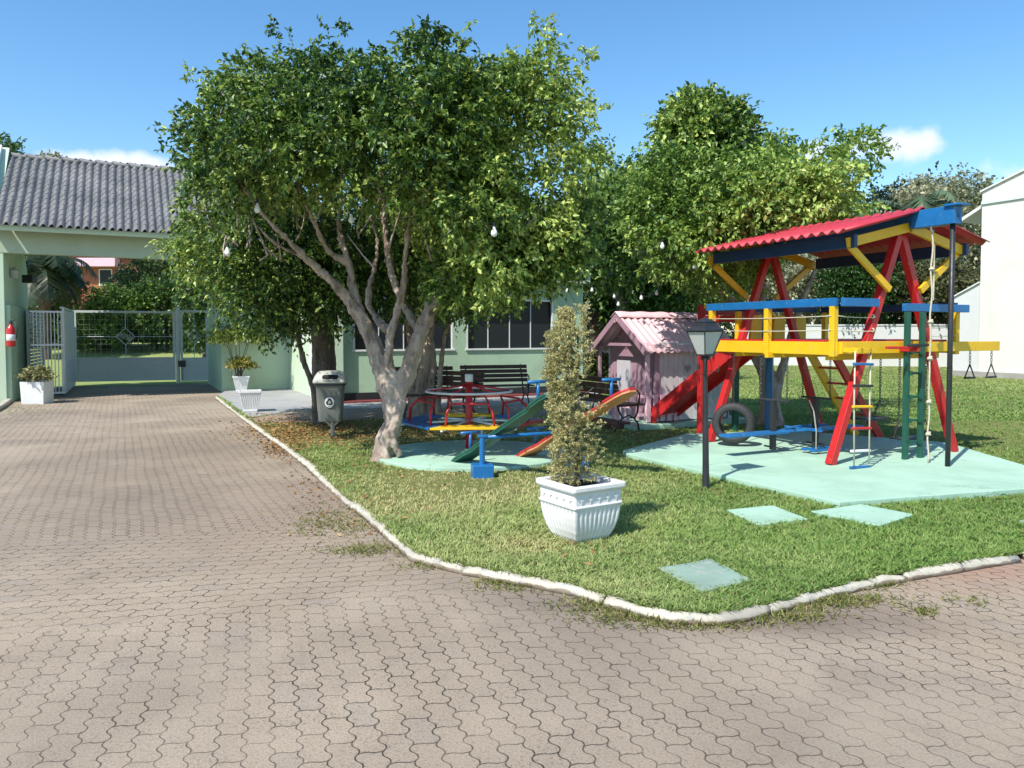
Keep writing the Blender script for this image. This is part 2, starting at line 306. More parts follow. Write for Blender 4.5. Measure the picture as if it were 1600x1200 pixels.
# ---- mesh building
class MB:
    def __init__(s): s.v = []; s.f = []
    def add(s, vs, fs):
        o = len(s.v); s.v += [tuple(p) for p in vs]; s.f += [tuple(i + o for i in f) for f in fs]; return s
    def box(s, c, d, rot=None):
        c = Vector(c); hx, hy, hz = d[0] / 2, d[1] / 2, d[2] / 2
        pts = [Vector((x, y, z)) for x in (-hx, hx) for y in (-hy, hy) for z in (-hz, hz)]
        if rot is not None: pts = [rot @ p for p in pts]
        return s.add([p + c for p in pts], [(0, 1, 3, 2), (4, 6, 7, 5), (0, 4, 5, 1), (2, 3, 7, 6), (0, 2, 6, 4), (1, 5, 7, 3)])
    def beam(s, a, b, w_, h_, up=(0, 0, 1)):
        """rectangular bar from a to b; h_ lies towards up"""
        a, b = Vector(a), Vector(b); d = (b - a); ln = d.length; d.normalize(); up = Vector(up)
        if abs(d.dot(up)) > .98: up = Vector((0, 1, 0)) if abs(d.y) < .9 else Vector((1, 0, 0))
        x = d.cross(up).normalized(); y = x.cross(d).normalized()
        return s.box((a + b) / 2, (ln, w_, h_), Matrix((d, -x, y)).transposed())
    def tube(s, pts, r, n=10, caps=True, wob=0, seed=0, flute=0):
        pts = [Vector(p) for p in pts]
        if isinstance(r, (int, float)): r = [r] * len(pts)
        o = len(s.v); prev = None; vs = []; fs = []
        for i, p in enumerate(pts):
            d = (pts[min(i + 1, len(pts) - 1)] - pts[max(i - 1, 0)]).normalized()
            if prev is None:
                a = Vector((0, 0, 1)) if abs(d.z) < .9 else Vector((1, 0, 0)); x = d.cross(a).normalized()
            else: x = (prev - d * prev.dot(d)).normalized()
            prev = x; y = d.cross(x)
            for k in range(n):
                t = 2 * math.pi * k / n; rr = r[i]
                if wob: rr *= 1 + wob * mnoise.noise(Vector((math.cos(t) * 1.2 + seed, math.sin(t) * 1.2, i * .35 + seed)))
                if flute: rr *= 1 + flute * math.sin(5 * t + 1.3 * math.sin(i * .4 + seed) + seed)
                vs.append(p + (x * math.cos(t) + y * math.sin(t)) * rr)
        for i in range(len(pts) - 1):
            for k in range(n):
                a = i * n + k; b = i * n + (k + 1) % n; fs.append((a, b, b + n, a + n))
        if caps: fs.append(tuple(range(n))[::-1]); fs.append(tuple((len(pts) - 1) * n + k for k in range(n)))
        return s.add(vs, fs)
    def loft(s, secs, caps=True):
        """secs: list of equal-length rings of points"""
        n = len(secs[0]); vs = [p for sct in secs for p in sct]; fs = []
        for i in range(len(secs) - 1):
            for k in range(n):
                a = i * n + k; b = i * n + (k + 1) % n; fs.append((a, b, b + n, a + n))
        if caps: fs.append(tuple(range(n))[::-1]); fs.append(tuple((len(secs) - 1) * n + k for k in range(n)))
        return s.add(vs, fs)
    def lathe(s, c, prof, n=20):
        c = Vector(c)
        return s.loft([[c + Vector((r * math.cos(2 * math.pi * k / n), r * math.sin(2 * math.pi * k / n), z)) for k in range(n)] for (r, z) in prof])
    def prism(s, poly, h, axis=2):
        """poly: 3-D points of a planar outline; h: extrusion vector"""
        h = Vector(h); a = [Vector(p) for p in poly]; b = [p + h for p in a]; n = len(a)
        return s.add(a + b, [tuple(range(n))[::-1], tuple(range(n, 2 * n))] + [(k, (k + 1) % n, n + (k + 1) % n, n + k) for k in range(n)])
    def torus(s, c, R_, r_, axis=(0, 0, 1), n=24, m=8, sx=1):
        ax = Vector(axis).normalized(); q = ax.to_track_quat('Z', 'Y'); c = Vector(c); vs = []; fs = []
        for i in range(n):
            a = 2 * math.pi * i / n
            for j in range(m):
                b = 2 * math.pi * j / m; rr = R_ + r_ * math.cos(b)
                vs.append(c + q @ Vector((rr * math.cos(a) * sx, rr * math.sin(a), r_ * math.sin(b))))
        for i in range(n):
            for j in range(m):
                fs.append((i * m + j, ((i + 1) % n) * m + j, ((i + 1) % n) * m + (j + 1) % m, i * m + (j + 1) % m))
        return s.add(vs, fs)
    def grid(s, fn, nu, nv):
        vs = [fn(i / nu, j / nv) for i in range(nu + 1) for j in range(nv + 1)]
        fs = [(i * (nv + 1) + j, (i + 1) * (nv + 1) + j, (i + 1) * (nv + 1) + j + 1, i * (nv + 1) + j + 1) for i in range(nu) for j in range(nv)]
        return s.add(vs, fs)
def tag(o, label=None, cat=None, group=None, kind=None):
    if label: o['label'] = label
    if cat: o['category'] = cat
    if group: o['group'] = group
    if kind: o['kind'] = kind
    return o
def link(o): sc.collection.objects.link(o); return o
def obj(name, mb, mat, parent=None, bevel=0, smooth=False, solid=0, loc=None, rotz=0):
    me = bpy.data.meshes.new(name); me.from_pydata(mb.v, [], mb.f); me.validate()
    bm = bmesh.new(); bm.from_mesh(me); bmesh.ops.recalc_face_normals(bm, faces=bm.faces); bm.to_mesh(me); bm.free()
    me.materials.append(M[mat] if isinstance(mat, str) else mat)
    o = link(bpy.data.objects.new(name, me))
    if parent: o.parent = parent
    if loc is not None: o.location = loc
    if rotz: o.rotation_euler = (0, 0, rotz)
    if smooth:
        me.polygons.foreach_set('use_smooth', [True] * len(me.polygons))
    if solid: md = o.modifiers.new('thick', 'SOLIDIFY'); md.thickness = solid; md.offset = 0
    if bevel:
        md = o.modifiers.new('edge', 'BEVEL'); md.width = bevel; md.segments = 2; md.limit_method = 'ANGLE'; md.angle_limit = R(40)
    return o
def thing(name, label, cat, loc=(0, 0, 0), rotz=0, group=None):
    o = link(bpy.data.objects.new(name, None)); o.location = loc; o.rotation_euler = (0, 0, rotz); o.empty_display_size = .1
    return tag(o, label, cat, group)
def copy_tree(o, loc=None, rotz=None, label=None, parent=None):
    kids = [c for c in bpy.data.objects if c.parent == o]
    c = o.copy(); link(c); c.parent = parent
    if loc is not None: c.location = loc
    if rotz is not None: c.rotation_euler = (0, 0, rotz)
    if label: c['label'] = label
    for k in kids: copy_tree(k, parent=c)
    return c
def np_mesh(name, V, Fq, mat, parent=None, tone=None, nper=4):
    """big mesh from numpy; all faces have nper corners; tone: per-vertex colour"""
    me = bpy.data.meshes.new(name); nv, nf = len(V), len(Fq)
    me.vertices.add(nv); me.vertices.foreach_set('co', np.ascontiguousarray(V, dtype=np.float32).ravel())
    me.loops.add(nf * nper); me.loops.foreach_set('vertex_index', np.ascontiguousarray(Fq, dtype=np.int32).ravel())
    me.polygons.add(nf); me.polygons.foreach_set('loop_start', np.arange(0, nf * nper, nper, dtype=np.int32))
    me.polygons.foreach_set('loop_total', np.full(nf, nper, dtype=np.int32)); me.update(calc_edges=True)
    if tone is not None:
        a = me.color_attributes.new('tone', 'FLOAT_COLOR', 'POINT')
        a.data.foreach_set('color', np.concatenate([tone, np.ones((nv, 1))], 1).astype(np.float32).ravel())
    me.materials.append(M[mat]); o = link(bpy.data.objects.new(name, me)); o.parent = parent; return o

# ---- numpy noise (sum of sines, smooth)
def sn(P, s, seed):
    rg = np.random.RandomState(seed); out_ = 0
    for k in range(5):
        d = rg.normal(size=3); d /= np.linalg.norm(d); out_ = out_ + np.sin(P @ d * s * (1 + .5 * k) + rg.rand() * 6.28) / (1 + .3 * k)
    return out_ / 3.0
# ================================================================ SETTING
def in_poly(px, py, poly):
    poly = np.array(poly, float); x0, y0 = poly[:, 0], poly[:, 1]; x1, y1 = np.roll(x0, -1), np.roll(y0, -1)
    px = np.asarray(px)[:, None]; py = np.asarray(py)[:, None]
    c = ((y0 > py) != (y1 > py)) & (px < (x1 - x0) * (py - y0) / (y1 - y0 + 1e-12) + x0)
    return c.sum(1) % 2 == 1
def poly_dist(px, py, poly):
    poly = np.array(poly, float); a = poly; b = np.roll(poly, -1, 0); P = np.stack([px, py], 1)[:, None, :]
    ab = b - a; t = np.clip(((P - a) * ab).sum(2) / ((ab ** 2).sum(1) + 1e-9), 0, 1); q = a + ab * t[..., None]
    return np.sqrt(((P - q) ** 2).sum(2)).min(1)
KZ = .048
kerb_px = [(338, 620), (400, 665), (470, 714), (540, 776), (582, 808), (622, 843), (650, 866), (700, 879), (800, 898), (890, 914), (950, 933), (1050, 957), (1120, 960), (1200, 944), (1300, 917), (1385, 899), (1500, 880), (1600, 864)]
kerb = [G(x, y, KZ) for x, y in kerb_px]
ext = kerb[-1] + (kerb[-1] - kerb[-2]).normalized() * 9; kerb.append(ext)
kerb2 = [Vector((p.x, p.y)) for p in kerb]
def smooth_line(pts, step=.16):
    res = []; n = len(pts)
    for i in range(n - 1):
        p0, p1, p2, p3 = pts[max(i - 1, 0)], pts[i], pts[i + 1], pts[min(i + 2, n - 1)]
        m = max(1, int((p2 - p1).length / step))
        for k in range(m):
            t = k / m; res.append(.5 * ((2 * p1) + (p2 - p0) * t + (2 * p0 - 5 * p1 + 4 * p2 - p3) * t * t + (3 * p1 - p0 - 3 * p2 + p3) * t ** 3))
    res.append(pts[-1]); return res
kl = smooth_line(kerb2)
def flat(name, poly, z, mat, kind='structure'):
    bm = bmesh.new(); vs_ = [bm.verts.new((p[0], p[1], z)) for p in poly]
    es = [bm.edges.new((vs_[i], vs_[(i + 1) % len(vs_)])) for i in range(len(vs_))]
    bmesh.ops.triangle_fill(bm, edges=es, use_beauty=True)
    for f in bm.faces:
        f.normal_update()
        if f.normal.z < 0: f.normal_flip()
    me = bpy.data.meshes.new(name); bm.to_mesh(me); bm.free(); me.materials.append(M[mat])
    o = link(bpy.data.objects.new(name, me)); o['kind'] = kind; return o
flat('ground', [(-900, -300), (900, -300), (900, 1500), (-900, 1500)], -.012, 'far_lawn')
# brick drive: everything this side of the gate
gl, gr_ = G(103, 606), G(330, 600)
gv = (gr_ - gl).normalized()
DEEP = 26.0
road = [(-22, -6), (14, -6), (14, 7.6)] + [(p.x, p.y) for p in (kl[-1] + Vector((0, .3)),)] + [(p.x + .03, p.y + .03) for p in kl[::-1]][1:] + \
       [tuple((G(352, 612) + Vector((0, 0, 0)))[:2]), (gr_.x + .3, gr_.y + .6), (gl.x - .5, gl.y + .6), (-24, 20.5)]
road = [(-22, -6), (14, -6), (14, 9.2), (2, 11), (-6, 22), (gr_.x + .4, gr_.y + .5), (gl.x - 1.5, gl.y - .2), (-24, 18)]
flat('driveway', road, 0, 'pavers')
lawn_poly = [(p.x, p.y) for p in kl] + [(30, 14), (60, 60), (-6, 60), (-8, 34), (-6.2, 21.6), (-7.0, 20.4)]
flat('lawn', lawn_poly, .045, 'lawn')
mbk = MB().grid(lambda u, v: Vector((-34 + 30 * u, 26.2 + 26 * v + 4 * (u - .5), -.05 + 1.05 * min(1, v * 2.6) ** .8)), 20, 24)
tag(obj('grass_bank', mbk, 'far_lawn', smooth=True), kind='structure')
# pavement beside the green building
PV = [G(345, 617, .055), G(400, 652, .055), G(640, 655, .055), G(900, 650, .055), Vector((2.3, 20.3, 0)), Vector((-3.8, 17.4, 0)), Vector((-6.1, 22.0, 0)), Vector((-7.9, 21.2, 0))]
flat('pavement', [G(341, 620)[:2], G(391, 657)[:2], G(470, 644)[:2], G(640, 640)[:2], (1.9, 15.5), (2.3, 20.3), (-3.8, 17.4), (-6.1, 22.0), (-7.8, 21.1)], .052, 'pavement')
flat('brick_path', [G(392, 658)[:2], G(402, 665)[:2], G(480, 664)[:2], G(640, 655)[:2], (.8, 14.3), (1.9, 15.5), G(640, 640)[:2], G(470, 644)[:2]], .050, 'pavers')
# kerb: cast pieces about a metre long, each worn differently
mb = MB(); segs = []; cur = []; acc = 0; lim = .95
for i in range(len(kl) - 1):
    cur.append(kl[i]); acc += (kl[i + 1] - kl[i]).length
    if acc > lim: cur.append(kl[i + 1].lerp(kl[i], .1)); segs.append(cur); cur = [kl[i + 1].lerp(kl[i], -.02)]; acc = 0; lim = rnd.uniform(.7, 1.3)
if len(cur) > 1: segs.append(cur)
for sgm in segs:
    dz = rnd.uniform(-.012, .010); dx = rnd.uniform(-.008, .008); rings = []
    fine = []
    for i in range(len(sgm) - 1):
        for k in range(4): fine.append(sgm[i].lerp(sgm[i + 1], k / 4))
    fine.append(sgm[-1])
    for i, p in enumerate(fine):
        d = (fine[min(i + 1, len(fine) - 1)] - fine[max(i - 1, 0)]).normalized(); nrm = Vector((d.y, -d.x))
        e = min(i, len(fine) - 1 - i); sh = 0.010 if e == 0 else 0
        ring = []
        for (a, z) in ((-.038, 0), (-.038, KZ - .02), (-.032, KZ - .004), (-.014, KZ + .003), (.010, KZ + .002), (.027, KZ - .006), (.036, KZ - .022), (.042, 0)):
            q = p - nrm * 0 + nrm * (a * (1 - sh * 6) + dx); nn = mnoise.noise(Vector((q.x * 9, q.y * 9, a * 30 + z * 20)))
            n2 = mnoise.noise(Vector((q.x * 28, q.y * 28, a * 60 + z * 20)))
            ring.append(Vector((q.x + nn * .009 + n2 * .006, q.y + nn * .011, max(-.01, z + dz * (z > .01) + (nn * .013 + n2 * .009) * (z > .01) - sh))))
        rings.append(ring)
    mb.loft(rings)
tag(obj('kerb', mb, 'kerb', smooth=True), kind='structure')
# short kerb on the far left of the drive
mb = MB(); mb.beam(G(0, 636, .04), G(14, 626, .04), .12, .1); mb.beam(G(0, 636, .04), G(-120, 700, .04), .12, .1)
tag(obj('kerb_end', mb, 'kerb', bevel=.02), kind='structure')

# slabs under the play equipment
TN = Vector((4.6, 9.17, 0))
def T(x, y, z=0): return TN + E1 * x + E2 * y + Vector((0, 0, z))
def slab(name, poly, h, mat, label=None, cat=None, rough=.0, group=None):
    pts = []
    n = len(poly)
    for i in range(n):
        a, b = Vector(poly[i][:2]), Vector(poly[(i + 1) % n][:2]); k = max(1, int((b - a).length / .12))
        for j in range(k):
            p = a.lerp(b, j / k); q = mnoise.noise(Vector((p.x * 5, p.y * 5, 3))) * rough; pts.append(Vector((p.x + q, p.y - q, .03)))
    mb = MB().prism(pts, (0, 0, h - .03)); o = obj(name, mb, mat, bevel=.008)
    if label: tag(o, label, cat, group)
    else: o['kind'] = 'structure'
    return o
A_ = G(968, 706, .1); B_ = G(1310, 784, .1); C_ = G(1700, 756, .1)
dA = (A_ - B_).normalized(); D_ = C_ + dA * 2.4; Ab = A_ + dA * .15
slab('concrete_pad', [A_ + E1 * .12 + dA * .1, A_ - dA * .15, B_, C_, Vector((5.25, 10.1, 0)) + E1 * .8, Vector((4.4, 11.7, 0)), Vector((2.6, 11.4, 0))], .10, 'green_slab', rough=.01)
cpt = G(738, 708, .08)
slab('round_pad', [cpt + Vector((1.22 * math.cos(a), 1.12 * math.sin(a), 0)) for a in [2 * math.pi * k / 40 for k in range(40)]], .09, 'green_slab', rough=.02)
pts4 = lambda l: [G(x, y, .07) for x, y in l]
slab('stepping_slab', pts4([(1135, 797), (1208, 790), (1262, 811), (1186, 821)]), .075, 'green_slab', 'pale mint square slab in the grass left of the tower pad corner', 'paving slab', .008)
slab('stepping_slab', pts4([(1266, 799), (1345, 788), (1428, 804), (1374, 822)]), .075, 'green_slab', 'pale mint square slab touching the corner of the tower pad', 'paving slab', .008)
slab('stepping_slab', pts4([(1028, 886), (1112, 872), (1176, 905), (1098, 924)]), .068, 'cover_slab', 'dull grey-green weathered slab near the kerb bend', 'paving slab', .025)
slab('stepping_slab', pts4([(1592, 812), (1660, 800), (1720, 815), (1650, 830)]), .068, 'cover_slab', 'green slab cut off by the right edge of the photo', 'paving slab', .01)
# playhouse pad
PH = at(970, 600, 14.3); PH.z = 0
# ================================================================ PLAY TOWER
tw = thing('play_tower', 'wooden play tower with red corrugated roof, red A-frames and yellow platform', 'play tower', TN, ANG)
Z0 = .10
def part(name, mb, mat, parent=None, **k): return obj(name, mb, mat, parent or tw, **k)
for yy, sp in ((0, 1.1), (2.05, 1.07)):
    for s in (-1, 1):
        mb = MB().beam((s * sp, yy + s * .0, Z0), (-s * .02, yy, 2.88), .09, .09, up=(0, 1, 0)); part('frame_leg', mb, 'red', bevel=.006)
for s in (-1, 1):
    sh = Vector((0, .0, 0))
part('ridge_beam', MB().beam((0, -.72, 2.90), (0, 2.3, 2.90), .07, .15), 'blue', bevel=.005)
part('beam_end_box', MB().box((0, -.46, 2.905), (.14, .52, .20)).box((0, -.70, 3.01), (.2, .18, .025)), 'blue', bevel=.005)
for s in (-1, 1):
    part('eave_beam', MB().beam((s * .98, -.2, 2.62), (s * .98, 2.1, 2.62), .05, .15), 'navy', bevel=.004)
    nC = 26
    def rf(u, v, s=s):
        x = s * (0.02 + 1.24 * u); y = -.30 + 2.47 * v; z = 3.005 - .30 * u
        return Vector((x, y, z + .024 * math.sin(v * 2 * math.pi * 17)))
    part('roof_sheet', MB().grid(rf, 3, 17 * 8), 'roof_red', smooth=True, solid=.008)
part('ridge_cap', MB().grid(lambda u, v: Vector(((u - .5) * .34, -.30 + 2.47 * v, 3.045 - abs(u - .5) * .16 + .010 * math.sin(v * 2 * math.pi * 17))), 4, 136), 'roof_red', smooth=True, solid=.006)
for yy in (-.13, 2.05 + .12):
    for s in (-1, 1):
        part('rafter', MB().beam((s * .03, yy, 2.83), (s * 1.03, yy, 2.60), .04, .11), 'yellow', bevel=.004)
        part('knee_brace', MB().beam((s * .98, yy + .04, 2.60), (s * .27, yy + .04, 2.10), .04, .08), 'yellow', bevel=.004)
# platform
def planks(x0, x1, y0, y1, z, n=12):
    mb = MB(); w_ = (y1 - y0) / n
    for k in range(n): mb.box(((x0 + x1) / 2, y0 + (k + .5) * w_, z + rnd.uniform(-.002, .002)), (x1 - x0, w_ * .93, .028))
    return mb
part('deck', planks(-1.0, 1.0, .05, 2.02, 1.50, 14), 'red', bevel=.003)
for (a, b) in (((-1.05, -.04, 1.42), (-1.05, 2.1, 1.42)), ((1.05, -.0, 1.42), (1.05, 2.1, 1.42))):
    part('platform_beam', MB().beam(a, b, .045, .15), 'yellow', bevel=.004)
part('platform_beam', MB().beam((-1.03, -.055, 1.43), (.42, -.055, 1.43), .045, .14), 'yellow', bevel=.004)
part('platform_beam', MB().beam((.425, -.055, 1.43), (1.87, -.055, 1.43), .05, .12), 'yellow', bevel=.004)
part('platform_beam', MB().beam((-1.03, 2.1, 1.42), (1.03, 2.1, 1.42), .045, .15), 'yellow', bevel=.004)
part('platform_beam', MB().beam((-.95, .20, 1.33), (1.03, .20, 1.33), .05, .10), 'yellow', bevel=.004)
part('platform_beam', MB().beam((-1.15, .95, 1.33), (.55, .95, 1.33), .05, .08), 'yellow', bevel=.004)
part('platform_beam', MB().beam((-1.0, 1.65, 1.33), (1.0, 1.65, 1.33), .05, .08), 'yellow', bevel=.004)
part('platform_beam', MB().beam((-1.08, -.30, 1.405), (-.80, -.30, 1.405), .04, .05).beam((-1.0, -.32, 1.405), (-1.0, -.08, 1.405), .04, .05).beam((-.86, -.32, 1.405), (-.86, -.08, 1.405), .04, .05), 'yellow', bevel=.003)
for (x, y, h) in ((-1.08, .0, 1.90), (-1.08, 1.0, 1.90), (-1.08, 2.02, 1.90), (1.08, .0, 1.90), (1.08, 2.02, 1.90), (.1, 2.14, 1.9), (-.5, 2.14, 1.9)):
    part('rail_post', MB().box((x, y, (h + 1.33) / 2), (.07, .07, h - 1.33)), 'yellow', bevel=.004)
for (a, b, m_) in (((-1.09, -.05, 1.945), (-1.09, 2.1, 1.945), 'blue'), ((-1.05, -.09, 1.945), (-.47, -.09, 1.945), 'blue'), ((-.02, -.09, 1.90), (1.18, -.09, 1.90), 'blue'),
                   ((1.10, .0, 1.93), (1.10, 2.1, 1.93), 'navy'), ((-1.0, 2.17, 1.95), (1.05, 2.17, 1.95), 'navy')):
    part('hand_rail', MB().beam(a, b, .05, .095), m_, bevel=.005)
for x in (-.25, .2, .62): part('side_panel', MB().box((x, 2.06, 1.68), (.20, .03, .34)), 'yellow', bevel=.004)
def sag(a, b, s, n=10): a, b = Vector(a), Vector(b); return [a.lerp(b, k / n) - Vector((0, 0, s * 4 * (k / n) * (1 - k / n))) for k in range(n + 1)]
for z in (1.79, 1.63):
    part('side_rope', MB().tube(sag((-1.12, .0, z), (-1.12, 2.0, z), .012), .006, 6).tube(sag((-1.06, -.04, z), (-.45, -.05, z - .01), .01), .006, 6).torus((-.5, -.05, z), .02, .008, (1, 0, 0), 10, 6), 'rope', smooth=True)
part('side_rope', MB().tube(sag((.5, -.02, 1.66), (1.08, -.02, 1.68), .01), .005, 6).tube(sag((.5, -.02, 1.56), (1.08, -.02, 1.57), .01), .005, 6), 'rope')
part('fire_pole', MB().tube([(0, -.66, .08), (0, -.66, 1.5), (0, -.66, 2.92)], .028, 16), 'black', smooth=True)
# upright green ladder at the near side
lad = part('ladder', MB().box((.0, -.13, .97), (.065, .05, 1.75)).box((.27, -.13, .97), (.065, .05, 1.75)), 'green', bevel=.005)
for z in (.30, .56, .84, 1.12, 1.37): obj('rung', MB().tube([(.02, -.13, z), (.25, -.13, z)], .013, 10).box((.045, -.158, z), (.03, .03, .05)).box((.225, -.158, z), (.03, .03, .05)), 'green', lad)
# sloping steps at the back
st = part('side_steps', MB().beam((.42, 1.38, 1.46), (1.52, 1.38, .06), .05, .12), 'red', bevel=.005)
obj('stringer', MB().beam((.42, 1.80, 1.46), (1.52, 1.80, .06), .05, .12), 'yellow', st, bevel=.005)
for k in range(6):
    f = (k + .6) / 6.2; obj('step', MB().tube([(.42 + 1.1 * f, 1.40, 1.46 - 1.4 * f), (.42 + 1.1 * f, 1.78, 1.46 - 1.4 * f)], .016, 8), 'red', st)
# rear bay with slide
part('corner_post', MB().box((-.5, 2.92, 1.04), (.085, .085, 1.95)), 'red', bevel=.006)
part('corner_post', MB().tube([(.68, 2.72, .06), (.68, 2.72, 2.12)], .062, 8), 'blue', bevel=.004)
part('corner_post', MB().box((.35, 3.1, .68), (.08, .08, 1.3)), 'green', bevel=.005)
part('rear_rail', MB().beam((-.5, 2.92, 1.80), (-.5, 2.2, 1.80), .05, .10).beam((-.5, 2.96, 1.92), (.66, 2.96, 1.92), .04, .10).beam((-.46, 2.9, 1.45), (.66, 2.9, 1.45), .05, .1), 'red', bevel=.004)
part('rear_rail', MB().beam((-.5, 2.1, 1.99), (-.5, 2.85, 1.99), .04, .06), 'yellow', bevel=.004)
part('rear_deck', planks(-.45, .62, 2.15, 2.88, 1.46, 5), 'red', bevel=.003)
# slide: chute between two side boards
s0, s1 = Vector((-.02, 2.35, 1.42)), Vector((-.30, 4.15, .16)); dS = (s1 - s0).normalized(); sx = dS.cross(Vector((0, 0, 1))).normalized() ; up = sx.cross(dS).normalized()
if sx.x > 0: sx = -sx
ch = part('slide', MB().beam(s0 + up * .02, s1 + up * .02, .46, .02, up=up), 'red', bevel=.003)
for s in (-1, 1): obj('side_board', MB().beam(s0 + sx * s * .25 + up * .05, s1 + sx * s * .25 + up * .05, .035, .2, up=up), 'red', ch, bevel=.004)
obj('support_leg', MB().beam(s1 + sx * .25 - dS * .12 + up * .02, (s1 + sx * .25 - dS * .12).to_2d().to_3d() + Vector((0, 0, .03)), .06, .05), 'red', ch)
obj('support_leg', MB().beam(s1 - sx * .25 - dS * .12 + up * .02, (s1 - sx * .25 - dS * .12).to_2d().to_3d() + Vector((0, 0, .03)), .06, .05), 'red', ch)
# handle plank on the near beam
part('grip_plank', MB().beam((-.20, -.30, 1.452), (.10, -.32, 1.46), .05, .035), 'black', bevel=.012)
part('grip_arm', MB().beam((-.05, -.32, 1.41), (-.05, -.08, 1.41), .05, .06).beam((-.45, -.2, 1.43), (-.02, -.26, 1.425), .04, .03), 'red', bevel=.006)

# ---- chain
def chain(mb, a, b, link_l=.042, r=.0042):
    a, b = Vector(a), Vector(b); d = b - a; n = max(2, int(d.length / (link_l * .72))); dn = d.normalized()
    p = dn.cross(Vector((0, 1, 0))).normalized() if abs(dn.y) < .9 else Vector((1, 0, 0)); q = dn.cross(p)
    for k in range(n):
        c = a + d * ((k + .5) / n); ax = p if k % 2 else q; o = ax.cross(dn)
        vs = []; fs = []; m = 10; w_ = link_l * .30; h_ = link_l * .5
        for i in range(m):
            t = 2 * math.pi * i / m; cx, cy = math.cos(t) * w_, math.sin(t) * h_
            for j in range(4):
                u = 2 * math.pi * j / 4; vs.append(c + o * (cx + math.cos(t) * math.cos(u) * r) + dn * (cy + math.sin(t) * math.cos(u) * r) + ax * math.sin(u) * r)
        for i in range(m):
            for j in range(4): fs.append((i * 4 + j, ((i + 1) % m) * 4 + j, ((i + 1) % m) * 4 + (j + 1) % 4, i * 4 + (j + 1) % 4))
        mb.add(vs, fs)
    return mb
# trapeze handles
def trapeze(x, y, label):
    t = thing('trapeze_handle', label, 'handle', T(x, y, 0), ANG, 'triangle grips hanging from the outer beam')
    obj('chain', chain(MB(), (0, 0, 1.37), (0, 0, 1.20)), 'iron', t)
    obj('grip', MB().tube([(0, 0, 1.2), (-.10, 0, 1.03), (.10, 0, 1.03), (0, 0, 1.2)], .009, 8).tube([(-.105, 0, 1.03), (.105, 0, 1.03)], .013, 8), 'iron', t, smooth=True)
trapeze(1.30, -.055, 'black triangle grip on a chain, inner one next to the black pole')
trapeze(1.74, -.055, 'black triangle grip on a chain at the outer end of the yellow beam')
# knotted climbing rope
mb = MB(); pr = []
for k in range(40):
    z = 2.78 - k * (2.68 / 39); pr.append((.0 + .008 * math.sin(k * .7), -.42 + .006 * math.cos(k * .9), z))
mb.tube(pr, .010, 8)
for z in (.43, .80, 1.3, 2.32, 1.72): mb.torus((0, -.42, z), .020, .013, (.3, .2, 1), 14, 8).torus((0, -.42, z + .018), .018, .011, (-.4, .2, 1), 14, 8)
mb.tube([(.0, -.42, 2.62), (.035, -.42, 2.6), (.04, -.42, 2.2), (.035, -.42, 1.98), (.0, -.42, 1.95)], .010, 8)
kr = thing('climbing_rope', 'pale knotted rope hanging from a hook on the blue beam beside the black pole', 'rope', T(0, 0, 0), ANG)
obj('rope', mb, 'rope', kr, smooth=True)
obj('hook', MB().tube([(0, -.40, 2.86), (-.03, -.42, 2.83), (-.025, -.42, 2.77), (.01, -.42, 2.74), (.02, -.42, 2.77)], .010, 8), 'white', kr, smooth=True)
# rope ladder
rl = thing('rope_ladder', 'rope ladder with red, yellow, black, white and blue rungs on the tower front', 'rope ladder', T(-.96, -.30, 0), ANG)
obj('side_rope', MB().tube([(-.125, 0, 1.40), (-.13, 0, .9), (-.15, -.03, .14)], .009, 8), 'rope', rl, smooth=True)
obj('side_rope', MB().tube([(.125, 0, 1.40), (.12, 0, .9), (.09, -.03, .14)], .009, 8), 'rope', rl, smooth=True)
for z, m_, dx in ((1.26, 'blue', 0), (1.02, 'black', 0), (.79, 'yellow', -.005), (.55, 'red', -.01), (.30, 'white', -.02), (.12, 'blue', -.03)):
    o = obj('rung', MB().beam((-.16 + dx, -.01, z), (.15 + dx, -.01, z - .012), .034, .030), m_, rl, bevel=.009)
    o['label'] = {'blue': 'blue rung', 'black': 'black rung', 'yellow': 'yellow rung', 'red': 'red rung', 'white': 'white rung'}[m_]
# swings
def swing(x, y, w_, zs, label, ztop=1.30):
    t = thing('swing', label, 'swing', T(x, y, 0), ANG, 'chain swings under the tower')
    for s in (-1, 1):
        obj('chain', chain(MB(), (s * w_ / 2, 0, ztop), (s * (w_ / 2), 0, zs + .20)), 'iron', t)
        obj('hanger', MB().tube([(s * w_ / 2, 0, zs + .20), (s * w_ / 2, -.10, zs), (s * w_ / 2, .10, zs), (s * w_ / 2, 0, zs + .20)], .007, 6).tube([(s * w_ / 2, 0, zs + .20), (s * w_ / 2 - .09, 0, zs)], .006, 6), 'iron', t)
    obj('seat', MB().grid(lambda u, v: Vector(((u - .5) * (w_ + .06), (v - .5) * .2, zs - .012 - .01 * math.sin(u * math.pi))), 12, 3), 'black', t, solid=.022, smooth=True)
swing(.57, .20, .50, .30, 'chain swing with a flat black seat behind the green ladder')
swing(-.22, .20, .38, .58, 'chain swing behind the rope ladder, its chains beside the red leg')
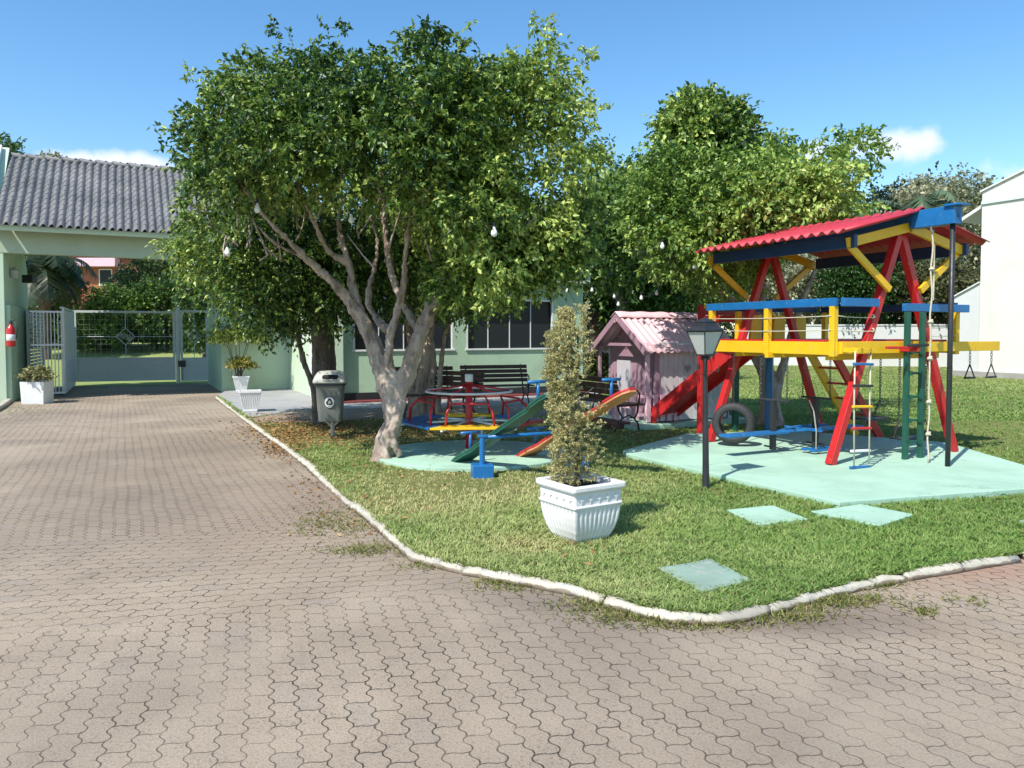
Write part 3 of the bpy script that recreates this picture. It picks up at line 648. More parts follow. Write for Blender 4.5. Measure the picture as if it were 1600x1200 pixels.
# tyre swing
ty = thing('tyre_swing', 'worn black car tyre hanging on chains under the tower corner', 'tyre swing', T(-1.05, 1.62, 0))
ax = Vector((-.36, -.93, 0)).normalized(); q = ax.to_track_quat('Z', 'Y'); c = Vector((0, 0, .40))
prof = [(.175, -.055), (.172, -.075), (.185, -.088), (.21, -.092), (.245, -.088), (.268, -.075), (.276, -.055), (.279, -.02), (.279, .02), (.276, .055), (.268, .075), (.245, .088), (.21, .092), (.185, .088), (.172, .075), (.175, .055), (.20, .06), (.235, .055), (.250, .0), (.235, -.055), (.20, -.06)]
n = 56; vs_ = []; fs_ = []; m = len(prof)
for i in range(n):
    a = 2 * math.pi * i / n
    for j, (r_, h_) in enumerate(prof):
        rr = r_ - (.006 if (i % 2 and 5 <= j <= 10) else 0)
        vs_.append(c + q @ Vector((rr * math.cos(a), rr * math.sin(a), h_)))
for i in range(n):
    for j in range(m): fs_.append((i * m + j, ((i + 1) % n) * m + j, ((i + 1) % n) * m + (j + 1) % m, i * m + (j + 1) % m))
obj('tyre', MB().add(vs_, fs_), 'rubber', ty, smooth=True)
obj('chain', chain(chain(MB(), (0, 0, 1.34), (0, 0, .66)), (0.04, 0, .66), (.12, -.02, .62)), 'iron', ty)
# glider
gd = thing('glider_swing', 'blue plank glider hanging on chains with two black posts and grip bars', 'glider swing', T(0, .95, 0), ANG)
obj('seat_board', MB().box((-1.32, .0, .355), (1.0, .18, .035)).box((.05, .0, .355), (.95, .18, .035)), 'blue', gd, bevel=.01)
obj('frame', MB().beam((-.95, .0, .36), (-.45, .16, .38), .04, .03).beam((-.95, .0, .36), (-.45, -.16, .38), .04, .03).beam((-.45, -.16, .38), (.1, -.16, .375), .04, .03).beam((-.45, .16, .38), (.1, .16, .375), .04, .03).beam((-.5, -.3, .37), (-.5, .3, .37), .04, .025), 'blue', gd, bevel=.006)
for x in (-1.02, -.28):
    obj('post', MB().box((x, 0, .45), (.06, .06, .62)), 'black', gd, bevel=.004)
    obj('grip_bar', MB().tube([(x, -.24, .76), (x, .24, .76)], .013, 8), 'iron', gd)
    obj('foot_bar', MB().tube([(x, -.14, .17), (x, .14, .17)], .011, 8), 'black', gd)
    for y in (-.22, .22): obj('chain', chain(MB(), (x, y, 1.30), (x, y, .77)), 'iron', gd)
for ps in ([(-.62, -.2, .76), (-.56, -.22, .62), (-.6, -.3, .38), (-.6, -.3, .14)], [(.0, -.2, .76), (-.12, -.24, .62), (-.2, -.32, .38), (-.2, -.32, .14)], [(-.1, .2, .76), (.04, .22, .4)]): obj('back_rod', MB().tube(ps, .008, 6), 'steel', gd)
obj('foot_board', MB().box((-.42, -.32, .14), (.55, .07, .02)).box((-.42, -.18, .14), (.55, .05, .02)).box((-.66, -.25, .15), (.05, .22, .02)), 'blue', gd, bevel=.005)

# ================================================================ SEESAWS
def seesaw_board(parent, off, mat, under, hi=1.02, lo=.06, half=1.0, flip=False):
    d = Vector((.60, -.80, 0)); lowp = Vector(off) - d * half + Vector((0, 0, lo)); highp = Vector(off) + d * half + Vector((0, 0, hi))
    dd = (highp - lowp).normalized(); side = Vector((-d.y, d.x, 0)).normalized(); upv = side.cross(dd)
    if upv.z < 0: upv = -upv
    ln = (highp - lowp).length; cs = []
    # outline of the plank: narrow waist, wide rounded paddle seats with notches
    prof_ = [(0, .05), (.03, .115), (.08, .135), (.16, .135), (.19, .10), (.22, .085), (.30, .10), (.5, .105), (.70, .10), (.78, .085), (.81, .10), (.84, .135), (.92, .135), (.97, .115), (1, .05)]
    def strip(tv, th, sc_=1):
        rings = []
        for f, w_ in prof_:
            bow = .05 * (1 - math.cos((f - .5) * 2.4)) - .0
            p = lowp + dd * ln * f + upv * (tv - bow * .0); w_ *= sc_
            rings.append([p + side * w_ + upv * th / 2, p - side * w_ + upv * th / 2, p - side * w_ - upv * th / 2, p + side * w_ - upv * th / 2])
        return MB().loft(rings)
    b = obj('plank', strip(0, .026), mat, parent, bevel=.005)
    obj('underside_board', strip(-.026, .02, .96), under, b)
    for f in (.16, .84):
        p = lowp + dd * ln * f + upv * .013
        h = obj('handle', MB().tube([p, p + Vector((0, 0, .22)) + upv * .0], .018, 10).tube([p + Vector((0, 0, .22)) - side * .13, p + Vector((0, 0, .22)) + side * .13], .018, 10), 'blue', parent, smooth=True)
    return b
ssl = thing('seesaw', 'double seesaw with a green plank and a red plank on one blue axle', 'seesaw', (0, 0, 0))
c1 = at(785, 672, 8.35); c1.z = 0; c2 = at(893, 668, 8.72); c2.z = 0
b1 = seesaw_board(ssl, c1, 'green', 'green', half=.92); b2 = seesaw_board(ssl, c2, 'red', 'orange_wood', half=.95)
axd = (c2 - c1).normalized(); pa = c1 - axd * .26 + Vector((0, 0, .47)); pb = c2 + axd * .10 + Vector((0, 0, .47))
obj('axle', MB().tube([pa, pb], .022, 12), 'blue', ssl, smooth=True)
for p in (pa + axd * .02, pb - axd * .02):
    g0 = Vector((p.x, p.y, 0)); obj('post', MB().tube([g0 + Vector((0, 0, .1)), p + Vector((0, 0, .015))], .030, 12).box(p + Vector((0, 0, .02)), (.10, .07, .02)).tube([p, p + Vector((0, 0, .075))], .01, 8), 'blue', ssl)
    obj('footing', MB().box(g0 + Vector((0, 0, .10)), (.23, .20, .17), Matrix.Rotation(R(10), 3, 'Z')), 'blue', ssl, bevel=.012)
# ================================================================ MERRY-GO-ROUND
mg0 = G(733, 700, .09)
mg = thing('merry_go_round', 'merry-go-round with a red centre post, white ring and coloured plank seats', 'merry-go-round', (mg0.x, mg0.y, 0))
obj('centre_post', MB().tube([(0, 0, .05), (0, 0, .98)], .047, 18), 'red', mg, smooth=True)
obj('post_cap', MB().lathe((0, 0, 0), [(.05, .96), (.053, .965), (.053, 1.05), (.045, 1.06), (.0, 1.062)], 20), 'white', mg, smooth=True)
obj('hand_ring', MB().torus((0, 0, .84), .56, .015, n=48), 'white', mg, smooth=True)
for k in range(6):
    a = R(60 * k + 12); p = Vector((math.cos(a), math.sin(a), 0))
    obj('top_spoke', MB().tube([p * .04 + Vector((0, 0, .92)), p * .56 + Vector((0, 0, .84))], .011, 8), 'red', mg, smooth=True)
    obj('seat_spoke', MB().tube([p * .04 + Vector((0, 0, .46)), p * .92 + Vector((0, 0, .42))], .014, 8), 'white', mg, smooth=True)
nS = 6
for k in range(nS):
    a0, a1 = R(360 / nS * k + 4), R(360 / nS * (k + 1) + 4)
    r0, r1 = .66, .98
    q_ = [Vector((math.cos(a) * r, math.sin(a) * r, .435)) for a, r in ((a0 + .01, r0), (a0 + .01, r1), (a1 - .01, r1), (a1 - .01, r0))]
    obj('seat', MB().prism(q_, (0, 0, .028)), ['blue', 'yellow', 'blue', 'blue', 'yellow', 'red'][k], mg, bevel=.004)
    am = (a0 + a1) / 2; tn = Vector((-math.sin(am), math.cos(am), 0)); pm = Vector((math.cos(am), math.sin(am), 0)) * .72
    hw = .30
    obj('back_rest', MB().tube([pm - tn * hw + Vector((0, 0, .46)), pm - tn * hw * .92 + Vector((0, 0, .64)), pm - tn * (hw - .08) + Vector((0, 0, .73)) - pm * .12, pm + tn * (hw - .08) + Vector((0, 0, .73)) - pm * .12, pm + tn * hw * .92 + Vector((0, 0, .64)), pm + tn * hw + Vector((0, 0, .46))], .014, 8), 'red', mg, smooth=True)
# ================================================================ BENCHES
def bench_proto():
    t = thing('park_bench', 'dark slatted bench', 'bench')
    mb = MB()
    for k in range(5): mb.box((0, -.20 + k * .085, .43), (1.5, .07, .025))
    obj('seat', mb, 'bench_wood', t, bevel=.006)
    mb = MB(); rt = Matrix.Rotation(R(-14), 3, 'X')
    for k in range(4): mb.box((0, .235 + .025 * k, .53 + k * .095), (1.5, .022, .08), rt)
    obj('backrest', mb, 'bench_wood', t, bevel=.006)
    for s in (-1, 1):
        x = s * .62
        obj('leg', MB().tube([(x, -.22, .0), (x, -.20, .12), (x, -.13, .2), (x, -.19, .30), (x, -.2, .41)], .016, 8).tube([(x, .26, .0), (x, .18, .14), (x, .10, .22), (x, .17, .34), (x, .2, .43), (x, .36, .86)], .016, 8)
            .tube([(x, -.13, .2), (x, -.02, .26), (x, .10, .22)], .012, 8).tube([(x, -.21, .42), (x, -.23, .60), (x, -.15, .66), (x, .1, .64), (x, .28, .66)], .014, 8).tube([(x, -.2, .41), (x, .2, .41)], .014, 8), 'black', t, smooth=True)
    return t
bp_ = bench_proto()
bp_['group'] = 'dark wooden benches around the play area'
p = G(778, 634, .05); bp_.location = (p.x, p.y, .05); bp_.rotation_euler = (0, 0, ANG - .15); bp_['label'] = 'dark slatted bench against the green wall, right behind the merry-go-round post'
p = G(655, 640, .05); copy_tree(bp_, (p.x, p.y, .05), ANG - .2, 'dark slatted bench behind the gnarled tree trunks, under the left window')
p = G(945, 668, .05); copy_tree(bp_, (p.x, p.y, .05), R(118), 'dark slatted bench with curled iron legs between the shrub and the pink playhouse')
p = G(700, 655, .05); copy_tree(bp_, (p.x - .15, p.y, .05), R(-28), 'dark slatted bench just behind the merry-go-round seats on the left')
# ================================================================ LITTER BIN
bpos = G(517, 684, .05)
bn = thing('litter_bin', 'grey plastic litter bin on a steel post with a white recycling emblem', 'litter bin', (bpos.x, bpos.y, .03), R(8))
def rrect(hx, hy, r, z, n=6, cx=0, cy=0):
    pts = []
    for (sx_, sy_, a0) in ((1, 1, 0), (-1, 1, 90), (-1, -1, 180), (1, -1, 270)):
        for k in range(n + 1):
            a = R(a0 + 90 * k / n); pts.append(Vector((cx + sx_ * (hx - r) + r * math.cos(a), cy + sy_ * (hy - r) + r * math.sin(a), z)))
    return pts
obj('body', MB().loft([rrect(.150, .12, .04, .27), rrect(.165, .135, .05, .275), rrect(.185, .15, .06, .50), rrect(.20, .165, .06, .78), rrect(.215, .175, .06, .80), rrect(.218, .178, .06, .845), rrect(.21, .17, .06, .85)]), 'bin_body', bn, smooth=True, bevel=.004)
obj('body_collar', MB().loft([rrect(.222, .182, .06, .80), rrect(.226, .186, .06, .805), rrect(.226, .186, .06, .83), rrect(.222, .182, .06, .835)]), 'black', bn, smooth=True)
lid = obj('lid', MB().loft([rrect(.236, .196, .07, .835), rrect(.242, .20, .07, .85), rrect(.236, .196, .07, .885), rrect(.215, .17, .07, .935), rrect(.175, .13, .07, .995), rrect(.14, .09, .06, 1.01), rrect(.06, .04, .03, 1.015)]), 'bin_lid', bn, smooth=True)
tilt = Matrix.Rotation(R(-38), 3, 'X')
op = [Vector((x, 0, z)) for x, z in [(math.copysign(.075, math.cos(a)) +   .040 * math.cos(a), .042 * math.sin(a)) for a in [2 * math.pi * k / 24 + .01 for k in range(24)]]]
obj('opening', MB().prism([tilt @ v_ + Vector((.02, -.178, .925)) for v_ in op], tilt @ Vector((0, -.012, 0))), paint('opening_dark', (.006, .006, .007), .8, .1), lid, bevel=.002)
obj('opening_rim', MB().tube([tilt @ (v_ * 1.07) + Vector((.02, -.188, .925)) for v_ in op + op[:1]], .006, 6, caps=False), 'bin_lid', lid, smooth=True)
obj('bin_post', MB().tube([(0.02, .06, -.02), (0.02, .06, .30)], .030, 12).beam((0.02, .06, .18), (-.10, .06, .275), .02, .03).beam((0.02, .06, .18), (.13, .06, .275), .02, .03), 'steel', bn)
yb = -.1525
fr = lambda x, z, o=0: Vector((x, -.142 - .052 * (z - .27) / .53 * .78 - .006 - o, z))
dpts = [fr(.0 + .068 * math.cos(2 * math.pi * k / 32), .56 + .072 * math.sin(2 * math.pi * k / 32) * 1.05, .0) for k in range(32)]
badge = obj('emblem_disc', MB().prism(dpts, (0, -.003, 0)), 'white', bn)
mb = MB()
for k in range(3):
    a = R(90 + 120 * k)
    def loc(u, v_, a=a):      # u tangential, v_ radial
        x = (math.cos(a) * v_ - math.sin(a) * u) * 1.15; z = (math.sin(a) * v_ + math.cos(a) * u) * 1.15; return fr(x, .563 + z, .006)
    # folded band arrow of the recycling sign: two short limbs and a head
    for poly in ([(-.016, .044), (.012, .044), (.021, .026), (.006, .018), (.0, .030), (-.006, .020), (-.022, .030)],
                 [(.018, .040), (.033, .016), (.020, .008), (.024, .001), (.046, .002), (.040, .028), (.031, .022)][0:0] or [(.016, .036), (.031, .012), (.038, .016), (.034, -.006), (.012, .004), (.019, .007), (.006, .029)]):
        mb.prism([loc(u, v_) for u, v_ in poly], (0, -.002, 0))
obj('recycling_arrows', mb, 'black', badge)
obj('emblem_caption', MB().box(fr(0, .503, .004), (.052, .002, .006)), 'black', badge)
# ================================================================ BIG PLANTER + SHRUB
pc = G(887, 779, .43)
pcc = Vector((.515, 5.76, 0))
pl = thing('planter_box', 'large white fluted square planter with a star frieze, on the lawn near the kerb', 'planter', (pcc.x, pcc.y, .03), R(33)); pl.scale = (.90, .90, 1.17)
hw = .262
def sq(h, z, n=20, flute=0, r=.03):
    ring = []
    for s_ in range(4):
        for k in range(n):
            u = -1 + 2 * (k / n); x, y = u * h, -h
            f = 0
            if flute and abs(u) < .90: f = -flute * (1 - abs(math.sin((u / .90) * math.pi * 4.5 + math.pi / 2 * 0)) ** .6)
            y -= f if False else 0; y = -(h + f)
            cr = max(0, abs(u) - .93) / .07; x *= 1 - .02 * cr; y *= 1 - .02 * cr
            v = Vector((x, y)); a = s_ * math.pi / 2; ring.append(Vector((v.x * math.cos(a) - v.y * math.sin(a), v.x * math.sin(a) + v.y * math.cos(a), z)))
    return ring
NN = 72
secs = []
for (h, z, fl) in ((.125, .0, 0), (.135, .003, 0), (.155, .02, .004), (.182, .05, .011), (.208, .095, .016), (.226, .145, .018), (.237, .19, .019), (.242, .225, .018), (.243, .243, .004), (.245, .252, 0), (.252, .254, 0), (.255, .262, 0), (.252, .270, 0), (.244, .272, 0), (.246, .345, 0), (.252, .352, 0), (.268, .358, 0), (.273, .368, 0), (.273, .388, 0), (.266, .396, 0), (.238, .397, 0), (.232, .390, 0), (.225, .335, 0)):
    secs.append(sq(h, z, NN, fl))
obj('pot', MB().loft(secs), 'planter', pl, bevel=0, smooth=False)
obj('soil', MB().grid(lambda u, v: Vector(((u - .5) * .455, (v - .5) * .455, .352 + .014 * mnoise.noise(Vector((u * 9, v * 9, 1))))), 24, 24), 'soil', pl, smooth=True)
mb = MB()
for s_ in range(4):
    a = s_ * math.pi / 2
    for k in range(5):
        u = (-.18 + .09 * k); c_ = Vector((u, -.2465, .309)); pts = []
        for j in range(16):
            t = 2 * math.pi * j / 16; r_ = .027 if j % 4 == 0 else (.012 if j % 4 == 2 else .013); pts.append(c_ + Vector((r_ * math.cos(t), 0, r_ * math.sin(t))))
        mb2 = MB().prism(pts, (0, -.007, 0)).lathe((0, 0, 0), [(.0001, 0), (.0001, 0)], 3) if False else MB().prism(pts, (0, -.007, 0))
        rm = Matrix.Rotation(a, 3, 'Z'); obj('star_ornament', MB().add([rm @ Vector(v) for v in mb2.v], mb2.f), 'planter', pl, bevel=.002)

# ---- foliage
def leaves(name, P, Dr, length, width, cols, seed, mat='leaf', parent=None, droop=.4, jitter=.5, fold=.25, shade=None):
    """one folded leaf (two quads) per point P growing along Dr"""
    rg = np.random.RandomState(seed); n = len(P)
    D = Dr + rg.normal(size=(n, 3)) * jitter; D[:, 2] -= droop; D /= np.linalg.norm(D, axis=1)[:, None]
    U = rg.normal(size=(n, 3)) * .7 + np.array([0, 0, 1.0]); S = np.cross(D, U); S /= np.linalg.norm(S, axis=1)[:, None] + 1e-9
    Nn = np.cross(S, D)
    ln = (length * rg.uniform(.7, 1.25, n))[:, None]; wd = ln * width
    a = P; m1 = P + D * ln * .45; tip = P + D * ln - Nn * ln * .12
    l = m1 + S * wd * .5 + Nn * wd * fold; r = m1 - S * wd * .5 + Nn * wd * fold
    V = np.stack([a, l, tip, m1, r], 1).reshape(-1, 3)
    b = (np.arange(n) * 5)[:, None]
    Fq = np.concatenate([b + np.array([[0, 1, 2]]), b + np.array([[0, 2, 4]])], 1).reshape(-1, 3)
    # use centre rib so that the leaf folds: replace with two triangles either side
    c0 = np.array(cols); k = rg.rand(n, 1) if shade is None else np.clip(shade[:, None] + rg.normal(size=(n, 1)) * .22, 0, 1)
    idx = k[:, 0] * (len(cols) - 1); i0 = np.clip(idx.astype(int), 0, len(cols) - 2); f = (idx - i0)[:, None]
    col = c0[i0] * (1 - f) + c0[i0 + 1] * f; col = col * rg.uniform(.8, 1.2, (n, 1)); col = np.repeat(col, 5, 0)
    return np_mesh(name, V, Fq, mat, parent, col, 3)
def sprigs(C, Out, n_leaf, length, seed, rise=.25, spread=.5):
    """points and directions of leaves along small twigs starting at C pointing outwards"""
    rg = np.random.RandomState(seed); n = len(C)
    d = Out + rg.normal(size=(n, 3)) * spread; d[:, 2] += rise; d /= np.linalg.norm(d, axis=1)[:, None]
    L_ = length * rg.uniform(.5, 1.5, (n, 1)); t = (np.arange(n_leaf) + .5) / n_leaf
    P = C[:, None, :] + d[:, None, :] * (L_ * t[None, :])[:, :, None]; P[:, :, 2] -= (t ** 2 * .25)[None, :] * L_ * 1
    P += rg.normal(size=P.shape) * length * .07
    side = rg.normal(size=P.shape) * .9; D = d[:, None, :] + side
    return P.reshape(-1, 3), D.reshape(-1, 3)
def crown_from_blobs(name, B, n_sprig, n_leaf, sl, leaf, cols, seed, parent, droop=.4, noise_s=1.6, width=.5, cull=-.9, bias=.0):
    """B: array of x,y,z,r clumps; sprigs sit on each clump's shell"""
    rg = np.random.RandomState(seed); B = np.array(B); k = rg.choice(len(B), n_sprig, p=(B[:, 3] ** 2) / (B[:, 3] ** 2).sum())
    d = rg.normal(size=(n_sprig, 3)); d /= np.linalg.norm(d, axis=1)[:, None]; rr = B[k, 3:4] * rg.uniform(.35, 1, (n_sprig, 1)) ** .5
    C = B[k, :3] + d * rr * np.array([1, 1, .85]); cen = B[:, :3].mean(0); o = C - cen; o /= np.linalg.norm(o, axis=1)[:, None] + 1e-9
    keep = sn(C, noise_s * 3, seed) > cull; C, d, o, k = C[keep], d[keep], o[keep], k[keep]
    P, D = sprigs(C, d * .8 + o * .5, n_leaf, sl, seed + 1)
    clump = rg.rand(len(B)); sh = np.repeat(.5 + bias + .35 * sn(C, .9, seed + 5) + .3 * (clump[k] - .5), n_leaf)
    return leaves(name, P, D, leaf, width, cols, seed + 2, parent=parent, droop=droop, shade=sh)
def blobs_from_outline(poly, Yc, depth, n, r0, r1, seed, hollow=None, inset=.62, lit=None):
    """clumps filling a rounded volume of real depth around distance Yc"""
    rg = np.random.RandomState(seed); xs = [p[0] for p in poly]; ys = [p[1] for p in poly]; res = []
    k = Yc / F; dm = None
    X = rg.uniform(min(xs), max(xs), 6000); Yp = rg.uniform(min(ys), max(ys), 6000)
    ok = in_poly(X, Yp, poly); X, Yp = X[ok], Yp[ok]; dist = poly_dist(X, Yp, poly); dm = dist.max()
    r = rg.uniform(r0, r1, len(X)); pr_ = r / k
    ok = dist > pr_ * inset; X, Yp, dist, r = X[ok], Yp[ok], dist[ok], r[ok]
    f = np.sqrt(1 - (1 - np.clip(dist / dm, 0, 1)) ** 2); u = rg.uniform(-1, 1, len(X)); u = np.sign(u) * np.abs(u) ** .55
    for i in range(len(X)):
        if len(res) >= n: break
        Y = Yc + u[i] * f[i] * depth
        if hollow is not None and Y < Yc + hollow[1] and in_poly([X[i]], [Yp[i]], hollow[0])[0]: continue
        if lit is not None and not lit(X[i], Yp[i], Y): continue
        p_ = at(X[i], Yp[i], Y); p_ = at(800 + (X[i] - 800) * Yc / Yc, Yp[i], Y); res.append((p_.x, p_.y, p_.z, r[i]))
    return res
FIC = [(.014, .042, .012), (.04, .10, .02), (.11, .20, .035), (.28, .39, .07), (.54, .62, .18)]
FIC_Y = [(.035, .085, .02), (.09, .175, .035), (.18, .30, .055), (.31, .44, .09), (.48, .57, .17)]
DARKG = [(.03, .065, .02), (.055, .11, .03), (.09, .17, .045), (.15, .23, .07)]
OLIVE = [(.14, .16, .08), (.24, .26, .14), (.34, .34, .20), (.44, .42, .28)]

# conifer shrub
rg = np.random.RandomState(3); n = 1500
base = at(893, 765, 5.86); hgt = 1.33
t_ = rg.rand(n) ** .95; z_ = .44 + t_ * hgt
rad = np.interp(t_, [0, .12, .3, .6, .85, 1], [.09, .145, .115, .115, .095, .03]) * (1 + .35 * np.sin(t_ * 31 + 1) * rg.rand(n)) * rg.uniform(.25, 1.12, n) ** .6
a_ = rg.rand(n) * 6.28
cx = -.085 + .03 * np.sin(t_ * 7); C = np.stack([pcc.x + cx - .02 * t_ + rad * np.cos(a_), pcc.y + rad * np.sin(a_), z_], 1)
ext_ = rg.rand(60); za = .5 + ext_ * .55; aa = rg.uniform(-1.0, 1.0, 60) ; C2 = np.stack([pcc.x + .03 + .14 * rg.rand(60) * np.cos(aa), pcc.y + .15 * np.sin(aa), za], 1)
top2 = np.stack([pcc.x + .005 + rg.normal(size=110) * .026, pcc.y - .03 + rg.normal(size=110) * .03, rg.uniform(1.30, 1.80, 110)], 1)
C = np.concatenate([C, C2, top2]); Out = np.stack([C[:, 0] - pcc.x, C[:, 1] - pcc.y, np.full(len(C), .02)], 1); Out /= np.linalg.norm(Out, axis=1)[:, None]
sb = thing('conifer_shrub', 'slim bronze-green conifer shrub growing in the large white planter', 'shrub', (pcc.x, pcc.y, .4))
P, D = sprigs(C, Out, 26, .050, 11, rise=.5, spread=.45)
sh = np.repeat(.5 + .4 * sn(C, 9, 8), 26)
fo = leaves('foliage', P, D, .017, .45, [(.24, .23, .09), (.42, .40, .17), (.58, .54, .27), (.70, .64, .36)], 12, parent=None, droop=-.3, jitter=.6, shade=sh)
fo.parent = sb; fo.matrix_parent_inverse = Matrix.Translation(-Vector(sb.location))
tb = MB().tube([(pcc.x - .02, pcc.y, .38), (pcc.x - .03, pcc.y, .9), (pcc.x - .02, pcc.y, 1.6)], [.02, .015, .006], 8)
for k in range(14):
    a = rnd.random() * 6.28; z = .45 + .08 * k; tb.tube([(pcc.x - .03, pcc.y, z), (pcc.x - .03 + .13 * math.cos(a), pcc.y + .13 * math.sin(a), z + .10)], [.006, .003], 5)
o = obj('stem', tb, 'bark_dark', sb); o.matrix_parent_inverse = Matrix.Translation(-Vector(sb.location))
# ================================================================ TREES
def limb(p0, p1, r0, r1, bend=.15, n=9, seed=0):
    p0, p1 = Vector(p0), Vector(p1); rg_ = random.Random(seed); L_ = (p1 - p0).length
    m1 = Vector((rg_.uniform(-1, 1), rg_.uniform(-1, 1), rg_.uniform(-.3, 1))) * bend * L_
    pts = []; rs = []
    for k in range(n + 1):
        t = k / n; pts.append(p0.lerp(p1, t) + m1 * 4 * t * (1 - t) * .5 + Vector((mnoise.noise(Vector((t * 4, seed, 0))), mnoise.noise(Vector((0, t * 4, seed + 9))), 0)) * .04 * L_ * (t * (1 - t)) * 4)
        rs.append(r0 + (r1 - r0) * t)
    return pts, rs
def trunk_mesh(name, limbs, parent, mat, voxel=.022, wob=.25, flute=.10, n=14, remesh=True, disp=.0):
    mb = MB()
    for i, (pts, rs) in enumerate(limbs): mb.tube(pts, rs, n, True, wob, i * 3.1, flute if i < 4 else .03)
    o = obj(name, mb, mat, parent, smooth=True)
    if remesh:
        md = o.modifiers.new('join', 'REMESH'); md.mode = 'VOXEL'; md.voxel_size = voxel; md.use_smooth_shade = True
        sm = o.modifiers.new('soft', 'SMOOTH'); sm.factor = .5; sm.iterations = 3
        tx = bpy.data.textures.new('bark_relief', 'CLOUDS'); tx.noise_scale = .09; tx.noise_depth = 3
        dm = o.modifiers.new('relief', 'DISPLACE'); dm.texture = tx; dm.strength = disp; dm.mid_level = .5; dm.texture_coords = 'GLOBAL'
    return o
def chainpts(L_): 
    return [at(x, y, Y) for (x, y, Y) in L_]
def interp(pts, rs, sub=5):
    out_p, out_r = [], []
    for i in range(len(pts) - 1):
        p0, p1, p2, p3 = pts[max(i - 1, 0)], pts[i], pts[i + 1], pts[min(i + 2, len(pts) - 1)]
        for k in range(sub):
            t = k / sub; out_p.append(.5 * ((2 * p1) + (p2 - p0) * t + (2 * p0 - 5 * p1 + 4 * p2 - p3) * t * t + (3 * p1 - p0 - 3 * p2 + p3) * t ** 3)); out_r.append(rs[i] + (rs[i + 1] - rs[i]) * t)
    out_p.append(pts[-1]); out_r.append(rs[-1]); return out_p, out_r
# --- main ficus
tb_ = G(598, 722, .03); YB = tb_.y
tr1 = thing('ficus_tree', 'large round-crowned ficus with a gnarled pale trunk beside the round green pad', 'tree', (tb_.x, tb_.y, .03))
def keep_world(o, root): o.matrix_parent_inverse = Matrix.Translation(-Vector(root.location)); return o
LB = []
def slim(L_, k): return [(p, [q * k for q in r]) for p, r in L_]
LB.append(interp(chainpts([(598, 728, YB), (600, 695, YB), (614, 660, YB), (612, 620, YB), (614, 580, YB)]), [.175, .135, .130, .14, .15]))
LB.append(interp(chainpts([(625, 712, YB - .05), (612, 680, YB - .1), (622, 655, YB - .1), (632, 600, YB - .05), (640, 570, YB - .05)]), [.05, .065, .06, .07, .09]))
LB.append(interp(chainpts([(605, 610, YB), (585, 545, YB), (568, 505, YB - .05), (545, 470, YB - .1), (520, 440, YB - .2), (497, 420, YB - .3), (460, 385, YB - .6), (415, 340, YB - .9), (370, 280, YB - 1.2)]), [.13, .11, .10, .075, .060, .045, .038, .03, .015]))
LB.append(interp(chainpts([(630, 600, YB), (648, 545, YB - .05), (665, 500, YB), (680, 470, YB), (720, 400, YB + .2), (760, 330, YB + .3), (800, 250, YB)]), [.12, .105, .10, .09, .07, .05, .02]))
LB.append(interp(chainpts([(612, 600, YB - .03), (608, 540, YB - .1), (615, 505, YB - .15), (628, 460, YB - .2), (632, 425, YB - .25), (640, 350, YB - .3), (660, 250, YB - .2)]), [.07, .06, .052, .048, .042, .03, .015]))
LB.append(interp(chainpts([(570, 510, YB - .02), (552, 455, YB), (545, 415, YB), (512, 390, YB - .1), (492, 350, YB - .3), (470, 300, YB - .6), (440, 220, YB - .8)]), [.08, .065, .055, .040, .032, .025, .012]))
LB.append(interp(chainpts([(545, 415, YB), (538, 390, YB), (530, 350, YB + .1), (540, 250, YB)]), [.05, .045, .035, .015]))
LB.append(interp(chainpts([(520, 440, YB - .2), (500, 425, YB - .1), (470, 400, YB - .2), (430, 380, YB - .5), (380, 330, YB - .7)]), [.05, .045, .035, .025, .012]))
LB.append(interp(chainpts([(612, 520, YB), (590, 500, YB + .3), (575, 465, YB + .5), (590, 380, YB + .7), (560, 280, YB + .9)]), [.06, .05, .045, .03, .015]))
LB.append(interp(chainpts([(655, 520, YB), (615, 440, YB + .5), (600, 340, YB + .5), (600, 200, YB + .4)]), [.05, .05, .04, .015]))
LB.append(interp(chainpts([(680, 470, YB), (740, 430, YB - .5), (800, 380, YB - .9), (850, 320, YB - 1)]), [.06, .045, .03, .012]))
keep_world(trunk_mesh('trunk', slim(LB, .86), tr1, 'bark', .018, .34, .16, disp=.06), tr1)
tw_ = MB(); rt = random.Random(5)
for k in range(56):
    x = rt.uniform(330, 700); y = rt.uniform(210, 420); Y = YB + rt.uniform(-1.2, .6); p0 = at(x, y, Y); p1 = p0 + Vector((rt.uniform(-.4, .3), rt.uniform(-.3, .3), rt.uniform(.2, .6)))
    ps, rs = limb(p0, p1, .012, .004, .2, 6, k); keep_world(obj('twig', MB().tube(ps, rs, 5), 'bark', tr1, smooth=True), tr1)
out1 = [(268, 250), (272, 180), (318, 128), (360, 90), (430, 82), (500, 62), (560, 58), (610, 72), (650, 46), (715, 40), (765, 84), (830, 46), (868, 82), (905, 92), (918, 150), (943, 178), (950, 245), (925, 300), (915, 350), (870, 420), (800, 462), (735, 480), (690, 470), (660, 430), (640, 400), (600, 370), (540, 340), (480, 330), (440, 350), (400, 370), (350, 380), (300, 372), (280, 320)]
hollow = ([(430, 300), (640, 290), (670, 330), (672, 480), (400, 480), (400, 350)], .3)
def open_front(x, y, Y):
    # the front skirt is pruned high, so the limbs below stand in the sun; the right side is shallow
    if x < 690 and y > 310 and Y < YB + .5: return x < 385 and Y > YB - .6
    if x > 790 and abs(Y - YB) > 1.0: return False
    return True
B = blobs_from_outline(out1, YB + .15, 1.9, 250, .20, .44, 21, hollow, 1.0, open_front)
